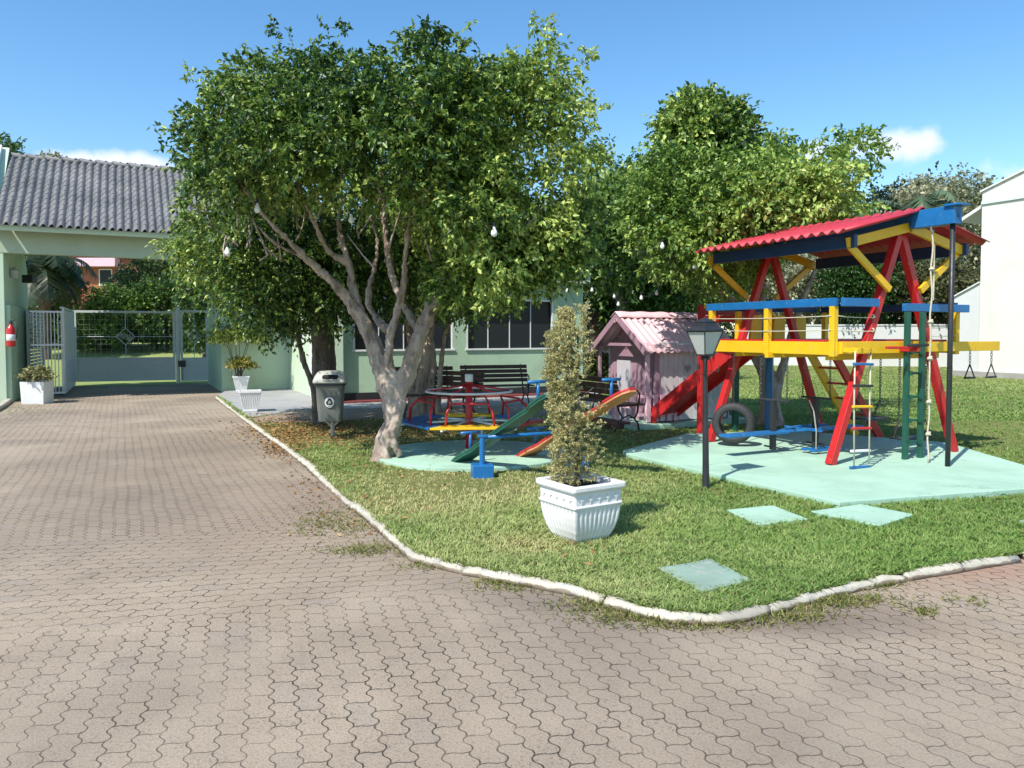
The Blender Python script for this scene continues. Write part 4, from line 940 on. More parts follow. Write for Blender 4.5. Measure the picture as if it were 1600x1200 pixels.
# a few upright sprays breaking the outline
for (x, y, Y) in ((440, 78, YB - .3), (445, 60, YB - .3), (470, 72, YB), (840, 42, YB), (845, 55, YB), (530, 60, YB), (715, 45, YB), (905, 92, YB), (290, 150, YB), (318, 122, YB), (275, 205, YB), (865, 80, YB), (935, 175, YB), (945, 240, YB)):
    p_ = at(x, y, Y); B.append((p_.x, p_.y, p_.z, .13))
keep_world(crown_from_blobs('crown', B, 6900, 15, .20, .070, FIC, 31, tr1, droop=.65, noise_s=1.6, width=.52, cull=-.5, bias=.03), tr1)
hang = [(655, 400), (700, 380), (800, 370), (900, 290), (935, 330), (918, 390), (880, 440), (800, 472), (720, 485), (680, 470)]
B = blobs_from_outline(hang, YB + .1, .8, 60, .18, .32, 22)
keep_world(crown_from_blobs('hanging_foliage', B, 2000, 13, .20, .070, FIC, 33, tr1, droop=.8, width=.52), tr1)
# --- second ficus (left, behind the bin)
t2 = G(500, 664, .03); Y2 = t2.y
tr2 = thing('ficus_tree', 'dark ficus with twin trunks behind the litter bin, crown merging into the large one', 'tree', (t2.x, t2.y, .03))
LB = [interp(chainpts([(505, 662, Y2), (503, 600, Y2), (500, 540, Y2), (495, 490, Y2), (470, 420, Y2), (450, 340, Y2 - .3)]), [.20, .16, .15, .14, .10, .04]),
      interp(chainpts([(520, 660, Y2 + .2), (515, 600, Y2 + .2), (512, 520, Y2 + .2), (520, 440, Y2), (540, 350, Y2)]), [.14, .13, .12, .10, .04]),
      interp(chainpts([(493, 655, Y2 - .1), (490, 610, Y2 - .3), (470, 550, Y2 - .5), (465, 500, Y2 - .6), (455, 440, Y2 - .7)]), [.07, .055, .05, .045, .02])]
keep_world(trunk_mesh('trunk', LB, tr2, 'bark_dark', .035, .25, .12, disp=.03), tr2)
out2 = [(285, 380), (300, 330), (400, 300), (500, 300), (580, 330), (590, 400), (600, 480), (560, 520), (535, 505), (520, 545), (495, 490), (470, 550), (425, 515), (400, 535), (385, 500), (345, 495), (330, 470), (300, 430)]
B = blobs_from_outline(out2, Y2 - .4, 1.7, 120, .28, .55, 23)
keep_world(crown_from_blobs('crown', B, 4600, 10, .30, .085, FIC, 41, tr2, droop=.7, width=.5), tr2)
# --- third ficus (behind, thick fluted trunks)
t3 = G(680, 655, .03); Y3 = t3.y
tr3 = thing('ficus_tree', 'ficus with several fused grey trunks between the gnarled tree and the benches', 'tree', (t3.x, t3.y, .03))
LB = [interp(chainpts([(655, 660, Y3), (658, 600, Y3), (668, 540, Y3), (678, 480, Y3), (690, 400, Y3)]), [.16, .13, .12, .11, .05]),
      interp(chainpts([(672, 655, Y3 + .1), (674, 600, Y3 + .1), (672, 540, Y3 + .1), (650, 470, Y3), (630, 400, Y3)]), [.15, .13, .12, .09, .04]),
      interp(chainpts([(684, 650, Y3 - .1), (690, 560, Y3), (700, 510, Y3), (730, 475, Y3 - .1), (780, 430, Y3 - .3)]), [.08, .07, .05, .04, .02]),
      interp(chainpts([(640, 655, Y3), (642, 580, Y3), (636, 500, Y3), (610, 420, Y3)]), [.08, .07, .06, .03])]
keep_world(trunk_mesh('trunk', slim(LB, .72), tr3, 'bark', .03, .25, .15, disp=.035), tr3)
out3 = [(560, 330), (700, 250), (790, 300), (830, 350), (830, 400), (800, 445), (770, 470), (715, 490), (650, 480), (580, 470), (545, 420)]
B = blobs_from_outline(out3, Y3 - .2, 1.7, 120, .35, .6, 24)
keep_world(crown_from_blobs('crown', B, 4200, 10, .32, .09, FIC[:4], 51, tr3, droop=.7, width=.5), tr3)
# --- right ficus behind tower
t4 = G(1205, 665, .03); Y4 = t4.y
tr4 = thing('ficus_tree', 'yellow-green ficus with a separate top tuft behind the play tower', 'tree', (t4.x, t4.y, .03))
LB = [interp(chainpts([(1205, 672, Y4), (1202, 620, Y4), (1196, 580, Y4), (1180, 540, Y4), (1190, 450, Y4), (1150, 350, Y4)]), [.22, .15, .13, .12, .10, .04]),
      interp(chainpts([(1210, 640, Y4), (1218, 590, Y4), (1228, 555, Y4), (1250, 480, Y4), (1290, 380, Y4)]), [.09, .08, .07, .06, .02]),
      interp(chainpts([(1186, 520, Y4), (1140, 470, Y4), (1100, 400, Y4), (1080, 330, Y4), (1095, 240, Y4)]), [.09, .08, .06, .05, .03])]
keep_world(trunk_mesh('trunk', LB, tr4, 'bark', .035, .3, .15, disp=.04), tr4)
out4 = [(985, 340), (1000, 270), (1015, 235), (1060, 240), (1110, 245), (1165, 232), (1190, 212), (1220, 212), (1245, 240), (1300, 225), (1330, 205), (1365, 205), (1372, 260), (1350, 300), (1345, 340), (1290, 365), (1200, 400), (1180, 460), (1120, 470), (1080, 440), (1045, 425), (1000, 390)]
B = blobs_from_outline(out4, Y4, 2.2, 200, .28, .55, 25)
keep_world(crown_from_blobs('crown', B, 6800, 12, .24, .092, FIC_Y, 61, tr4, droop=.65, width=.55, cull=-.55, bias=.12), tr4)
top4 = [(1030, 200), (1045, 165), (1100, 150), (1150, 165), (1168, 195), (1150, 235), (1095, 248), (1045, 235)]
B = blobs_from_outline(top4, Y4, .8, 40, .24, .38, 26)
keep_world(crown_from_blobs('top_tuft', B, 1300, 10, .26, .095, FIC, 63, tr4, droop=.6, width=.55), tr4)

# ---- simple far trees
def far_tree(name, poly, Y, depth, nb, r, nsp, leaf, cols, seed, label, cat='tree', mat='bark_dark', group=None, base_px=None, trunk_r=.18, nl=8, lw=.6, droop=.4):
    bx = sum(p[0] for p in poly) / len(poly) if base_px is None else base_px
    b = at(bx, 560, Y); root = thing(name, label, cat, (b.x, Y, 0), 0, group)
    B = blobs_from_outline(poly, Y, depth, nb, r * .6, r, seed)
    if B:
        o = crown_from_blobs('crown', B, nsp, nl, r * .6, leaf, cols, seed, root, droop=droop, noise_s=.8, width=lw, cull=-1.2); keep_world(o, root)
        top = max(q_[2] for q_ in B); mid = np.array(B)[:, :3].mean(0)
        ls = [interp([Vector((b.x, Y, 0)), Vector((b.x + .1, Y, mid[2] * .5)), Vector((mid[0], mid[1], mid[2])), Vector((mid[0], mid[1], top - r))], [trunk_r, trunk_r * .8, trunk_r * .5, .04], 3)]
        for k in range(5):
            q_ = B[(k * 7) % len(B)]; ls.append(interp([Vector((mid[0], mid[1], mid[2] * .7)), Vector(q_[:3]).lerp(Vector(mid), .3), Vector(q_[:3])], [trunk_r * .4, trunk_r * .25, .03], 3))
        mb = MB()
        for i, (ps, rs) in enumerate(ls): mb.tube(ps, rs, 8, True, .2, i)
        keep_world(obj('trunk', mb, mat, root, smooth=True), root)
    return root
far_tree('broadleaf_tree', [(900, 480), (895, 330), (940, 265), (990, 250), (1030, 275), (1010, 400), (985, 470)], 24, 2.5, 60, 1.2, 2400, .17, FIC, 71, 'tall dark tree seen between the two ficus crowns')
far_tree('broadleaf_tree', [(960, 500), (965, 400), (1020, 380), (1100, 420), (1110, 490), (1040, 500)], 26, 2.0, 60, .9, 1900, .15, FIC_Y[:4], 72, 'bright bushy tree just behind the pink playhouse roof')
far_tree('broadleaf_tree', [(1290, 500), (1285, 430), (1330, 385), (1390, 370), (1400, 420), (1395, 500)], 38, 2.0, 60, 1.2, 2600, .15, [(.015, .05, .008), (.03, .085, .012), (.055, .12, .02)], 73, 'dense mid-green rounded tree over the white boundary wall')
far_tree('broadleaf_tree', [(1400, 500), (1400, 380), (1380, 340), (1440, 290), (1500, 282), (1555, 290), (1560, 400), (1520, 470), (1500, 500)], 48, 4, 90, 1.8, 3000, .26, OLIVE, 74, 'tall greyish olive tree beside the cream house gable')
far_tree('broadleaf_tree', [(1345, 320), (1365, 295), (1420, 290), (1470, 292), (1500, 330), (1490, 420), (1400, 430), (1350, 400)], 60, 5, 70, 2.2, 1800, .34, [(.02, .04, .025), (.035, .06, .035), (.05, .08, .04)], 75, 'dark distant tree right of the yellow-green ficus')
far_tree('broadleaf_tree', [(1380, 505), (1385, 430), (1420, 410), (1500, 420), (1520, 440), (1515, 505)], 38, 2.5, 70, 1.1, 1900, .22, [(.05, .06, .02), (.10, .11, .04), (.15, .15, .06)], 76, 'dry olive bush behind the boundary wall near the cream house')
far_tree('broadleaf_tree', [(1180, 500), (1185, 420), (1230, 390), (1290, 400), (1300, 500)], 40, 2.5, 60, 1.1, 1700, .19, OLIVE, 77, 'pale olive tree seen through the middle of the play tower')
# left distance
far_tree('broadleaf_tree', [(-40, 260), (-20, 225), (10, 220), (32, 232), (35, 262), (20, 300), (-30, 310)], 34, 2, 40, .7, 900, .20, DARKG, 78, 'dark tree top above the left end of the tiled roof')
far_tree('broadleaf_tree', [(48, 262), (60, 246), (85, 242), (97, 252), (96, 275), (60, 290)], 34, 1, 25, .45, 600, .16, OLIVE, 79, 'small olive tree top peeking over the tiled ridge')
far_tree('hedge_bush', [(100, 538), (105, 480), (150, 445), (190, 450), (200, 538)], 34, 1.5, 60, .55, 2400, .13, FIC[:4], 80, 'large-leaved bush behind the left half of the gate', 'bush', trunk_r=.08)
far_tree('hedge_bush', [(190, 538), (185, 470), (215, 435), (280, 430), (335, 450), (340, 538)], 34.5, 1.5, 70, .55, 2800, .13, FIC[:4], 81, 'large-leaved bush behind the right half of the gate', 'bush', trunk_r=.08)
far_tree('broadleaf_tree', [(165, 500), (190, 430), (205, 390), (260, 375), (310, 380), (315, 500)], 38, 2, 80, .8, 2000, .15, [(.04, .08, .015), (.08, .13, .03), (.12, .17, .05)], 82, 'yellowish green tree seen under the gatehouse beam')
far_tree('broadleaf_tree', [(290, 538), (285, 420), (300, 370), (350, 370), (360, 520), (340, 538)], 30, 1.5, 60, .7, 1500, .18, DARKG, 83, 'dark tree behind the small gate leaf at the right')
far_tree('broadleaf_tree', [(35, 545), (25, 375), (70, 365), (115, 400), (118, 500), (110, 545)], 36, 1.5, 60, .7, 1200, .2, DARKG, 84, 'dark foliage behind the white railing at far left')
# palms
def palm(name, px, Y, ztop, nfr, fl, seed, label, r=.16, base_z=0, col=None):
    b = at(px, 500, Y); root = thing(name, label, 'palm tree', (b.x, Y, 0)); rg_ = random.Random(seed)
    mb = MB(); pts = [(0, 0, 0)] + [(.02 * math.sin(k), 0, ztop * k / 10) for k in range(1, 11)]
    mb.tube(pts, [r * (1.25 if k == 0 else 1 + .10 * (k % 2)) for k in range(11)], 12, True, .15, seed)
    for k in range(26):
        a = rg_.random() * 6.28; z = ztop * rg_.uniform(.6, 1); mb.tube([(r * math.cos(a), r * math.sin(a), z), (r * 2.6 * math.cos(a), r * 2.6 * math.sin(a), z + .3)], [.05, .015], 5)
    obj('trunk', mb, 'palm_bark', root, smooth=True)
    V = []; Fc = []; Cc = []
    for k in range(nfr):
        a = 6.283 * k / nfr + rg_.uniform(-.2, .2); el = rg_.uniform(.1, 1.25); L_ = fl * rg_.uniform(.8, 1.1); p = Vector((0, 0, ztop)); d = Vector((math.cos(a) * math.cos(el), math.sin(a) * math.cos(el), math.sin(el)))
        nseg = 34
        c0 = Vector(col or (.05, .10, .03)) * rg_.uniform(.6, 1.4)
        for j in range(nseg):
            d = (d + Vector((0, 0, -.055 - .02 * j / 10))).normalized(); q_ = p + d * L_ / nseg; sd = d.cross(Vector((0, 0, 1))).normalized()
            if j > 3:
                for s in (-1, 1):
                    ll = L_ * .30 * math.sin(math.pi * min(1, (j + 3) / (nseg + 4))) ** .6; tip = p + sd * s * ll * .8 + d * ll * .45 + Vector((0, 0, -ll * rg_.uniform(.15, .6)))
                    w_ = d * .028 * fl / 1.5; o_ = len(V); V += [p - w_, p + w_, tip]; Fc.append((o_, o_ + 1, o_ + 2)); Cc += [c0 * rg_.uniform(.75, 1.25)] * 3
            o_ = len(V); V += [p - Vector((0, 0, .015)), p + Vector((0, 0, .015)), q_]; Fc.append((o_, o_ + 1, o_ + 2)); Cc += [c0] * 3
            p = q_
    V = np.array([tuple(v) for v in V]); np_mesh('fronds', V, np.array(Fc), 'leaf', root, np.array([tuple(c_) for c_ in Cc]), 3)
    return root
palm('palm_tree', 931, 27, 2.9, 26, 2.2, 1, 'palm with a shaggy pinkish trunk right of the green building', .22)
palm('palm_tree', 1425, 41, 7.4, 30, 3.8, 2, 'palm with drooping fronds behind the red tower roof', .2, col=(.10, .15, .08))
palm('palm_tree', 1375, 42, 6.6, 22, 3.2, 3, 'palm at the right side of the yellow-green ficus', .2, col=(.08, .13, .06))
palm('palm_tree', 985, 29, 2.4, 22, 2.4, 4, 'low grassy palm left of the pink playhouse ridge', .2, col=(.10, .14, .04))
palm('palm_tree', 1415, 39, 4.3, 26, 3.0, 5, 'pale fan of palm fronds between the near A-frame legs', .2, col=(.11, .13, .06))
palm('palm_tree', 70, 31, 3.9, 26, 2.5, 6, 'dark palm over the white railing under the gatehouse roof', .2, col=(.03, .055, .02))
# far wood as a mass
rg = np.random.RandomState(90)
Bf = []
for k in range(150):
    px = rg.uniform(-500, 2300); Y = rg.uniform(62, 95); p_ = at(px, 500, Y); Bf.append((p_.x, Y, rg.uniform(1.5, 6.5), rg.uniform(1.8, 3.2)))
wd = crown_from_blobs('distant_wood', Bf, 9000, 7, 1.2, .50, [(.02, .045, .02), (.04, .075, .03), (.07, .105, .045)], 91, None, width=.7); wd['kind'] = 'stuff'; wd['label'] = 'distant belt of woodland beyond the walls'

# ================================================================ GATEHOUSE
gh0 = at(11, 560, 17.6); gh0.z = 0
gh = thing('gatehouse', 'green gatehouse portal with a grey pantiled roof over the driveway', 'gatehouse', gh0, ANG)
def gp(n_, mb, m_, **k): return obj(n_, mb, m_, gh, **k)
gp('column', MB().box((-.32, 1.25, 1.98), (.6, 2.5, 3.96)), 'wall_light', bevel=.01)
gp('gable_wall', MB().prism([(-.26, -.3, 3.96), (-.26, 2.2, 6.25), (-.26, 5.4, 3.3), (-.26, 5.4, 2.3), (-.26, .7, 2.3), (-.26, .7, 3.9)], (.16, 0, 0)), 'wall_light')
gp('side_wall', MB().box((-.22, 3.9, 1.5), (.2, 2.8, 3.0)), 'wall')
gp('front_beam', MB().box((2.7, .12, 3.70), (5.8, .26, .56)), 'wall_olive', bevel=.01)
gp('ceiling', MB().box((2.6, 2.5, 3.90), (5.6, 4.8, .06)), 'wall_olive')
gp('gutter', MB().box((2.6, -.50, 3.94), (6.0, .06, .12)), 'wall_light', bevel=.01)
gp('gutter_bracket', MB().box((3.85, -.535, 3.90), (.16, .02, .10)), 'black')
def tilef(sgn):
    # courses of half-round tiles running down the slope; each course overlaps the one below
    NT = 37; NC = 14
    mb = MB(); x0, x1 = -.10, 6.3; pit = (x1 - x0) / NT
    y0, z0_, y1, z1_ = (-.62, 3.98, 2.2, 6.02) if sgn > 0 else (5.2, 3.9, 2.2, 6.02)
    for i in range(NT):
        for c_ in range(NC):
            f0, f1 = c_ / NC - .01, (c_ + 1) / NC + .02
            jx = rnd.uniform(-.006, .006)
            def fn(u, v, i=i, f0=f0, f1=f1, jx=jx):
                f = f0 + (f1 - f0) * v; x = x0 + pit * (i + u * 1.02) + jx; hump = .066 * max(0, math.sin(math.pi * min(1, u / .72))) if u < .72 else -.02 * math.sin(math.pi * (u - .72) / .28)
                return Vector((x, y0 + (y1 - y0) * f, z0_ + (z1_ - z0_) * f + hump + .022 * (1 - v)))
            mb.grid(fn, 9, 1)
    return mb
gp('roof', tilef(1), 'tile', smooth=False, solid=.016)
gp('roof', tilef(-1), 'tile', smooth=False, solid=.016)
mb = MB()
for k in range(17): mb.tube([(-.1 + k * .385, 2.2, 6.07), (-.1 + k * .385 + .33, 2.2, 6.04), (-.1 + k * .385 + .40, 2.2, 6.06)], [.085, .07, .09], 12)
gp('ridge_tiles', mb, 'tile', smooth=True)
gp('verge_board', MB().beam((-.3, -.55, 3.98), (-.3, 2.2, 6.16), .12, .34), 'white', bevel=.01)
gp('low_wall', MB().box((.02, 1.55, 1.12), (.12, 3.0, 2.24)), 'wall', bevel=.01)
# right side pier wall of the gate passage
p1 = G(355, 613); p0 = Vector((gr_.x + .05, gr_.y, 0)); 
dv = (p0 - p1); ln_ = dv.length
w1 = MB().beam(p1 + Vector((0, 0, 1.45)), p0 + Vector((0, 0, 1.45)), .25, 2.9)
gw = obj('passage_wall', w1, 'wall', None, bevel=.01); gw.parent = gh; gw.matrix_parent_inverse = (Matrix.Translation(gh0) @ Matrix.Rotation(ANG, 4, 'Z')).inverted()
# wall fittings
ex = at(10, 520, 17.6)
fx = thing('fire_extinguisher', 'red fire extinguisher hanging on the green pier at the far left', 'fire extinguisher', (ex.x, ex.y, 0))
fx.location.y = 17.60
obj('cylinder', MB().lathe((0, 0, 0), [(.0, 1.28), (.085, 1.29), (.09, 1.31), (.09, 1.66), (.075, 1.72), (.035, 1.76), (.03, 1.80), (.0, 1.80)], 20), 'ext_red', fx, smooth=True)
obj('hose', MB().tube([(.02, -.02, 1.80), (.12, -.03, 1.84), (.17, -.03, 1.7), (.14, -.04, 1.45)], .014, 8), 'black', fx, smooth=True)
obj('valve', MB().box((0, 0, 1.83), (.05, .05, .07)).beam((-.02, 0, 1.86), (.12, 0, 1.90), .02, .02), 'black', fx)
obj('label_band', MB().lathe((0, 0, 0), [(.0905, 1.42), (.0915, 1.421), (.0915, 1.56), (.0905, 1.561)], 20), 'white', fx, smooth=True)
q_ = gh0 + E1 * .10 - E2 * .12; fx.location = (q_.x, q_.y, 0)
lp = at(27, 428, 18.6)
wl = thing('wall_lamp', 'small pale wall lantern on the gatehouse pier', 'wall lamp', lp - Vector((0, .12, 0)))
obj('lantern', MB().lathe((0, 0, 0), [(.03, -.12), (.075, -.11), (.10, .06), (.11, .07), (.02, .16), (.0, .17)], 12), 'lamp_glass', wl, smooth=False)
obj('bracket', MB().beam((0, .02, .1), (0, .14, .1), .02, .03), 'black', wl)
bx_ = at(46, 436, 19.6)
tag(obj('speaker_box', MB().box(bx_, (.27, .2, .2)).box(bx_ + Vector((0, .15, 0)), (.05, .2, .05)), 'black', bevel=.01), 'small black box mounted on the gatehouse pier edge', 'box')
# ---- gate
def world_thing(name, label, cat, a, b, group=None):
    """root at a with local x towards b"""
    d = b - a; return thing(name, label, cat, (a.x, a.y, 0), math.atan2(d.y, d.x), group), d.length
ga, gb = G(117, 602), G(270, 600)
g1, W = world_thing('driveway_gate', 'wide pale metal driveway gate with a diamond ornament', 'gate', ga, G(275, 598.5))
H = 2.28
def frame(mb, x0, x1, z0, z1, t=.07, dpt=.05):
    return mb.box((x0 + t / 2, 0, (z0 + z1) / 2), (t, dpt, z1 - z0)).box((x1 - t / 2, 0, (z0 + z1) / 2), (t, dpt, z1 - z0)).box(((x0 + x1) / 2, 0, z1 - t / 2), (x1 - x0 - 2 * t, dpt, t)).box(((x0 + x1) / 2, 0, z0 + t / 2), (x1 - x0 - 2 * t, dpt, t))
obj('gate_frame', frame(MB(), 0, W, .10, H), 'grey_metal', g1, bevel=.004)
obj('lower_panel', MB().box((W / 2, 0, .48), (W - .14, .02, .64)).box((W / 2, -.015, .48), (.03, .02, .64)).box((W / 2, 0, .815), (W - .14, .05, .03)), 'grey_metal', g1, bevel=.002)
cxm, czm = W / 2, 1.48
mb = MB().tube([(cxm - .26, 0, czm), (cxm, 0, czm + .26), (cxm + .26, 0, czm), (cxm, 0, czm - .26), (cxm - .26, 0, czm)], .014, 6)
for k in range(-4, 5):
    o_ = k * .05; 
    mb.tube([(cxm + o_ - (.13 - abs(o_) * .5), 0, czm + o_ * 0 + (.13 - abs(o_) * .5)), (cxm + o_ + (.13 - abs(o_) * .5), 0, czm - (.13 - abs(o_) * .5))], .006, 4)
mb.tube([(.07, 0, czm), (cxm - .26, 0, czm)], .012, 6).tube([(cxm + .26, 0, czm), (W - .07, 0, czm)], .012, 6).tube([(cxm, 0, .83), (cxm, 0, czm - .26)], .012, 6).tube([(cxm, 0, czm + .26), (cxm, 0, H - .07)], .012, 6)
obj('ornament', mb, 'grey_metal', g1)
mb = MB()
for k in range(int(W / .15)): mb.tube([(.12 + k * .15, .02, .83), (.12 + k * .15, .02, H - .07)], .0013, 4)
for k in range(9): mb.tube([(.07, .02, .95 + k * .15), (W - .07, .02, .95 + k * .15)], .0013, 4)
obj('wire_mesh', mb, 'grey_metal', g1)
g2, W2 = world_thing('pedestrian_gate', 'narrow pale metal gate leaf right of the wide driveway gate', 'gate', G(283, 598.5), G(326, 597.5))
obj('gate_frame', frame(MB(), 0, W2, .06, H + .04), 'grey_metal', g2, bevel=.004)
obj('lower_panel', MB().box((W2 / 2, 0, .46), (W2 - .14, .02, .7)), 'grey_metal', g2)
mb = MB().tube([(W2 / 2 - .2, 0, czm), (W2 / 2, 0, czm + .22), (W2 / 2 + .2, 0, czm), (W2 / 2, 0, czm - .22), (W2 / 2 - .2, 0, czm)], .013, 6).tube([(W2 / 2, 0, .82), (W2 / 2, 0, czm - .22)], .012, 6).tube([(W2 / 2, 0, czm + .22), (W2 / 2, 0, H - .03)], .012, 6)
for k in range(-2, 3): mb.tube([(W2 / 2 + k * .06 - .08, 0, czm + .08), (W2 / 2 + k * .06 + .08, 0, czm - .08)], .006, 4)
obj('ornament', mb, 'grey_metal', g2)
obj('lock_box', MB().box((.03, -.06, .62), (.22, .1, .2)).tube([(.03, -.08, .52), (.03, -.08, .1)], .012, 6), 'black', g2, bevel=.01)
gpz = thing('gate_post', 'pale square post between the two gate leaves', 'post', G(279, 598.5))
obj('post_tube', MB().box((0, 0, H / 2 + .05), (.10, .10, H + .1)).box((0, 0, H + .11), (.13, .13, .02)), 'grey_metal', gpz, bevel=.005)
g3, W3 = world_thing('open_gate_leaf', 'solid white metal gate leaf standing open, edge towards the drive', 'gate', G(101, 619), G(117, 604))
obj('sheet', MB().box((W3 / 2, 0, 1.13), (W3 - .06, .025, 2.1)), 'white_metal', g3)
obj('leaf_frame', frame(MB(), 0, W3, .06, 2.25, .05, .05), 'white_metal', g3, bevel=.004)
obj('cross_bar', MB().box((W3 / 2, -.02, .85), (W3 - .1, .03, .03)).box((W3 / 2, -.02, 1.45), (W3 - .1, .03, .03)), 'white_metal', g3)
g4, W4 = world_thing('bar_railing', 'white vertical bar railing behind the square planter', 'railing', G(50, 622), G(101, 619.5))
for z in (.1, 1.3, 2.12): obj('rail', MB().beam((0, 0, z), (W4, 0, z), .04, .045), 'white_metal', g4)
for k in range(9): obj('bar', MB().tube([(.06 + k * (W4 - .1) / 8, 0, .1), (.06 + k * (W4 - .1) / 8, 0, 2.12)], .012, 6), 'white_metal', g4)
lv, W5 = world_thing('louvre_screen', 'grey louvred screen behind the white bar railing', 'screen', G(46, 616), G(70, 606))
mb = MB()
for k in range(22): mb.box((W5 / 2, 0, .2 + k * .09), (W5 - .08, .05, .05), Matrix.Rotation(R(35), 3, 'X'))
obj('slats', mb, 'white_metal', lv); obj('screen_frame', frame(MB(), 0, W5, .1, 2.2, .05, .06), 'white_metal', lv)
# house beyond the gate
hb = thing('brick_house', 'orange brick house with pale roof seen beyond the gate', 'house', at(155, 440, 46))
hb.location.z = 1.7
obj('wall', MB().box((0, 1.5, 2.3), (5.4, 3, 4.6)), 'orange_brick', hb)
obj('roof', MB().prism([(-3.2, -.5, 4.7), (3.4, -.5, 4.7), (3.0, 1.5, 5.5), (-2.8, 1.5, 5.5)], (0, .3, .0)).prism([(-3.2, -.5, 4.62), (3.4, -.5, 4.62), (3.4, 3.5, 4.62), (-3.2, 3.5, 4.62)], (0, 0, .07)), 'board', hb)
obj('awning', MB().box((-.3, -.35, 4.05), (3.2, .6, .5)), 'pink', hb, bevel=.02)
for x in (-1.4, .4, 1.5):
    f_ = obj('window', frame(MB(), x - .4, x + .4, 2.7, 3.7, .06, .06), 'white', hb); obj('pane', MB().box((x, .0, 3.2), (.7, .02, .9)), 'glass', f_)
# ================================================================ GREEN BUILDING
wA0 = Vector((-7.72, 20.85, 0)); c0 = Vector((-6.16, 21.65, 0)); wC0 = Vector((-3.85, 17.05, 0)); 
bd = thing('green_clubhouse', 'mint green single-storey clubhouse with wide dark windows behind the trees', 'building', wC0, ANG)
LW = 6.35; HB = 3.25
SB = 4.9
gaps = [(.55, 2.55), (3.05, 5.35)]   # two window openings
gaps = [(.35, 2.72), (3.10, 5.45)]
zs0, zs1 = 1.22, 2.38
mb = MB(); xs = [0] + [g for gg in gaps for g in gg] + [LW]
for i in range(0, len(xs), 2): mb.box(((xs[i] + xs[i + 1]) / 2, .1, HB / 2), (xs[i + 1] - xs[i], .2, HB))
for (a, b) in gaps: mb.box(((a + b) / 2, .1, zs0 / 2), (b - a, .2, zs0)); mb.box(((a + b) / 2, .1, (zs1 + HB) / 2), (b - a, .2, HB - zs1))
obj('wall', mb, 'wall', bd)
obj('wall', MB().box((-.1 + .0, SB / 2, HB / 2), (.2, SB - .0, HB)), 'wall_light', bd)
obj('wall', MB().box((LW - .1, 2.6, HB / 2), (.196, 4.8, HB - .004)), 'wall', bd)
obj('wall', MB().box((-1.05 - .0, SB + .1, HB / 2), (1.7, .2, HB)), 'wall_light', bd)
obj('wall', MB().box((LW / 2, 5.1, HB / 2), (LW - .4, .2, HB)), 'wall', bd)
obj('pilaster', MB().box((-.07, -.05, HB / 2), (.26, .3, HB)), 'wall_light', bd, bevel=.01)
obj('roof', MB().box((LW / 2, 2.4, HB + .10), (LW + .12, 5.6, .2)), 'wall_olive', bd, bevel=.01)
obj('fascia', MB().box((LW / 2 + .02, -.14, 3.0), (LW + .06, .28, .30)), 'wall_olive', bd, bevel=.01)
obj('plinth', MB().box((LW / 2, -.02, .14), (LW - .1, .04, .22)), 'black', bd)
obj('floor_edge', MB().box((LW / 2, -.18, .06), (LW, .3, .06)), 'brown_red', bd, bevel=.01)
for gi, (a, b) in enumerate(gaps):
    w_ = obj('window', MB().box(((a + b) / 2, -.01, zs0 - .02), (b - a + .1, .06, .04)).box(((a + b) / 2, .0, zs1 + .02), (b - a + .06, .05, .04)).box((a - .0, .02, (zs0 + zs1) / 2), (.04, .05, zs1 - zs0)).box((b, .02, (zs0 + zs1) / 2), (.04, .05, zs1 - zs0)), 'white', bd)
    m_ = (b - a) / 4
    for k in range(4): obj('pane', MB().box((a + m_ * (k + .5), .10, (zs0 + zs1) / 2), (m_ - .02, .008, zs1 - zs0)), 'glass', w_)
    obj('mullion', MB().box((a + m_, .09, (zs0 + zs1) / 2), (.018, .03, zs1 - zs0)).box((a + 2 * m_, .09, (zs0 + zs1) / 2), (.018, .03, zs1 - zs0)).box((a + 3 * m_, .09, (zs0 + zs1) / 2), (.018, .03, zs1 - zs0)), 'white_metal', w_)
# door and small window in the side wall
dr = obj('door', MB().box((-.215, 1.55, 1.05), (.04, .8, 2.1)), 'white_wall', bd, bevel=.01)
obj('handle', MB().tube([(-.26, 1.25, 1.05), (-.26, 1.37, 1.05)], .012, 6), 'steel', dr)
sw = obj('window', frame(MB(), -.32, .32, 1.35, 2.0, .05, .05), 'white', bd); sw.location = (-.22, 3.2, 0); sw.rotation_euler = (0, 0, R(90))
obj('pane', MB().box((0, 0, 1.68), (.56, .02, .6)), 'glass', sw)
# downpipe and the pole at the door
obj('downpipe', MB().tube([(-.30, .42, .1), (-.30, .42, 3.1)], .04, 10), 'wall_light', bd, smooth=True)
# ================================================================ WHITE / CREAM BUILDINGS, WALLS AT RIGHT
hx = at(1529, 560, 27.0).x
ch_ = thing('cream_house', 'tall cream house gable with a sloping white lean-to at the right edge', 'house', (hx, 27.0, 0), ANG - R(90))
mb = MB().prism([(0, 0, 0), (8, 0, 0), (8, 0, 9.15), (0, 0, 6.50)], (0, .25, 0)).box((4.05, 4.6, 3.1), (7.8, 8.7, 6.2)); obj('wall', mb, 'cream', ch_)
obj('roof_edge', MB().beam((-.05, .1, 6.52), (8, .1, 9.19), .34, .05), 'white', ch_)
obj('string_course', MB().box((4, -.03, 6.12), (8, .06, .10)), 'grey_metal', ch_)
obj('side_eave', MB().prism([(-.02, .3, 6.1), (-1.0, .3, 5.6), (-1.0, 6, 5.6), (-.02, 6, 6.1)], (0, 0, .12)), 'white', ch_)
obj('side_wall', MB().prism([(-.95, .02, 0), (-.02, .02, 0), (-.02, .02, 3.34), (-.95, .02, 2.88)], (0, 4, 0)), 'white_wall', ch_)
obj('eave_board', MB().beam((-.97, -.02, 2.9), (-.02, -.02, 3.37), .06, .04), 'white', ch_)
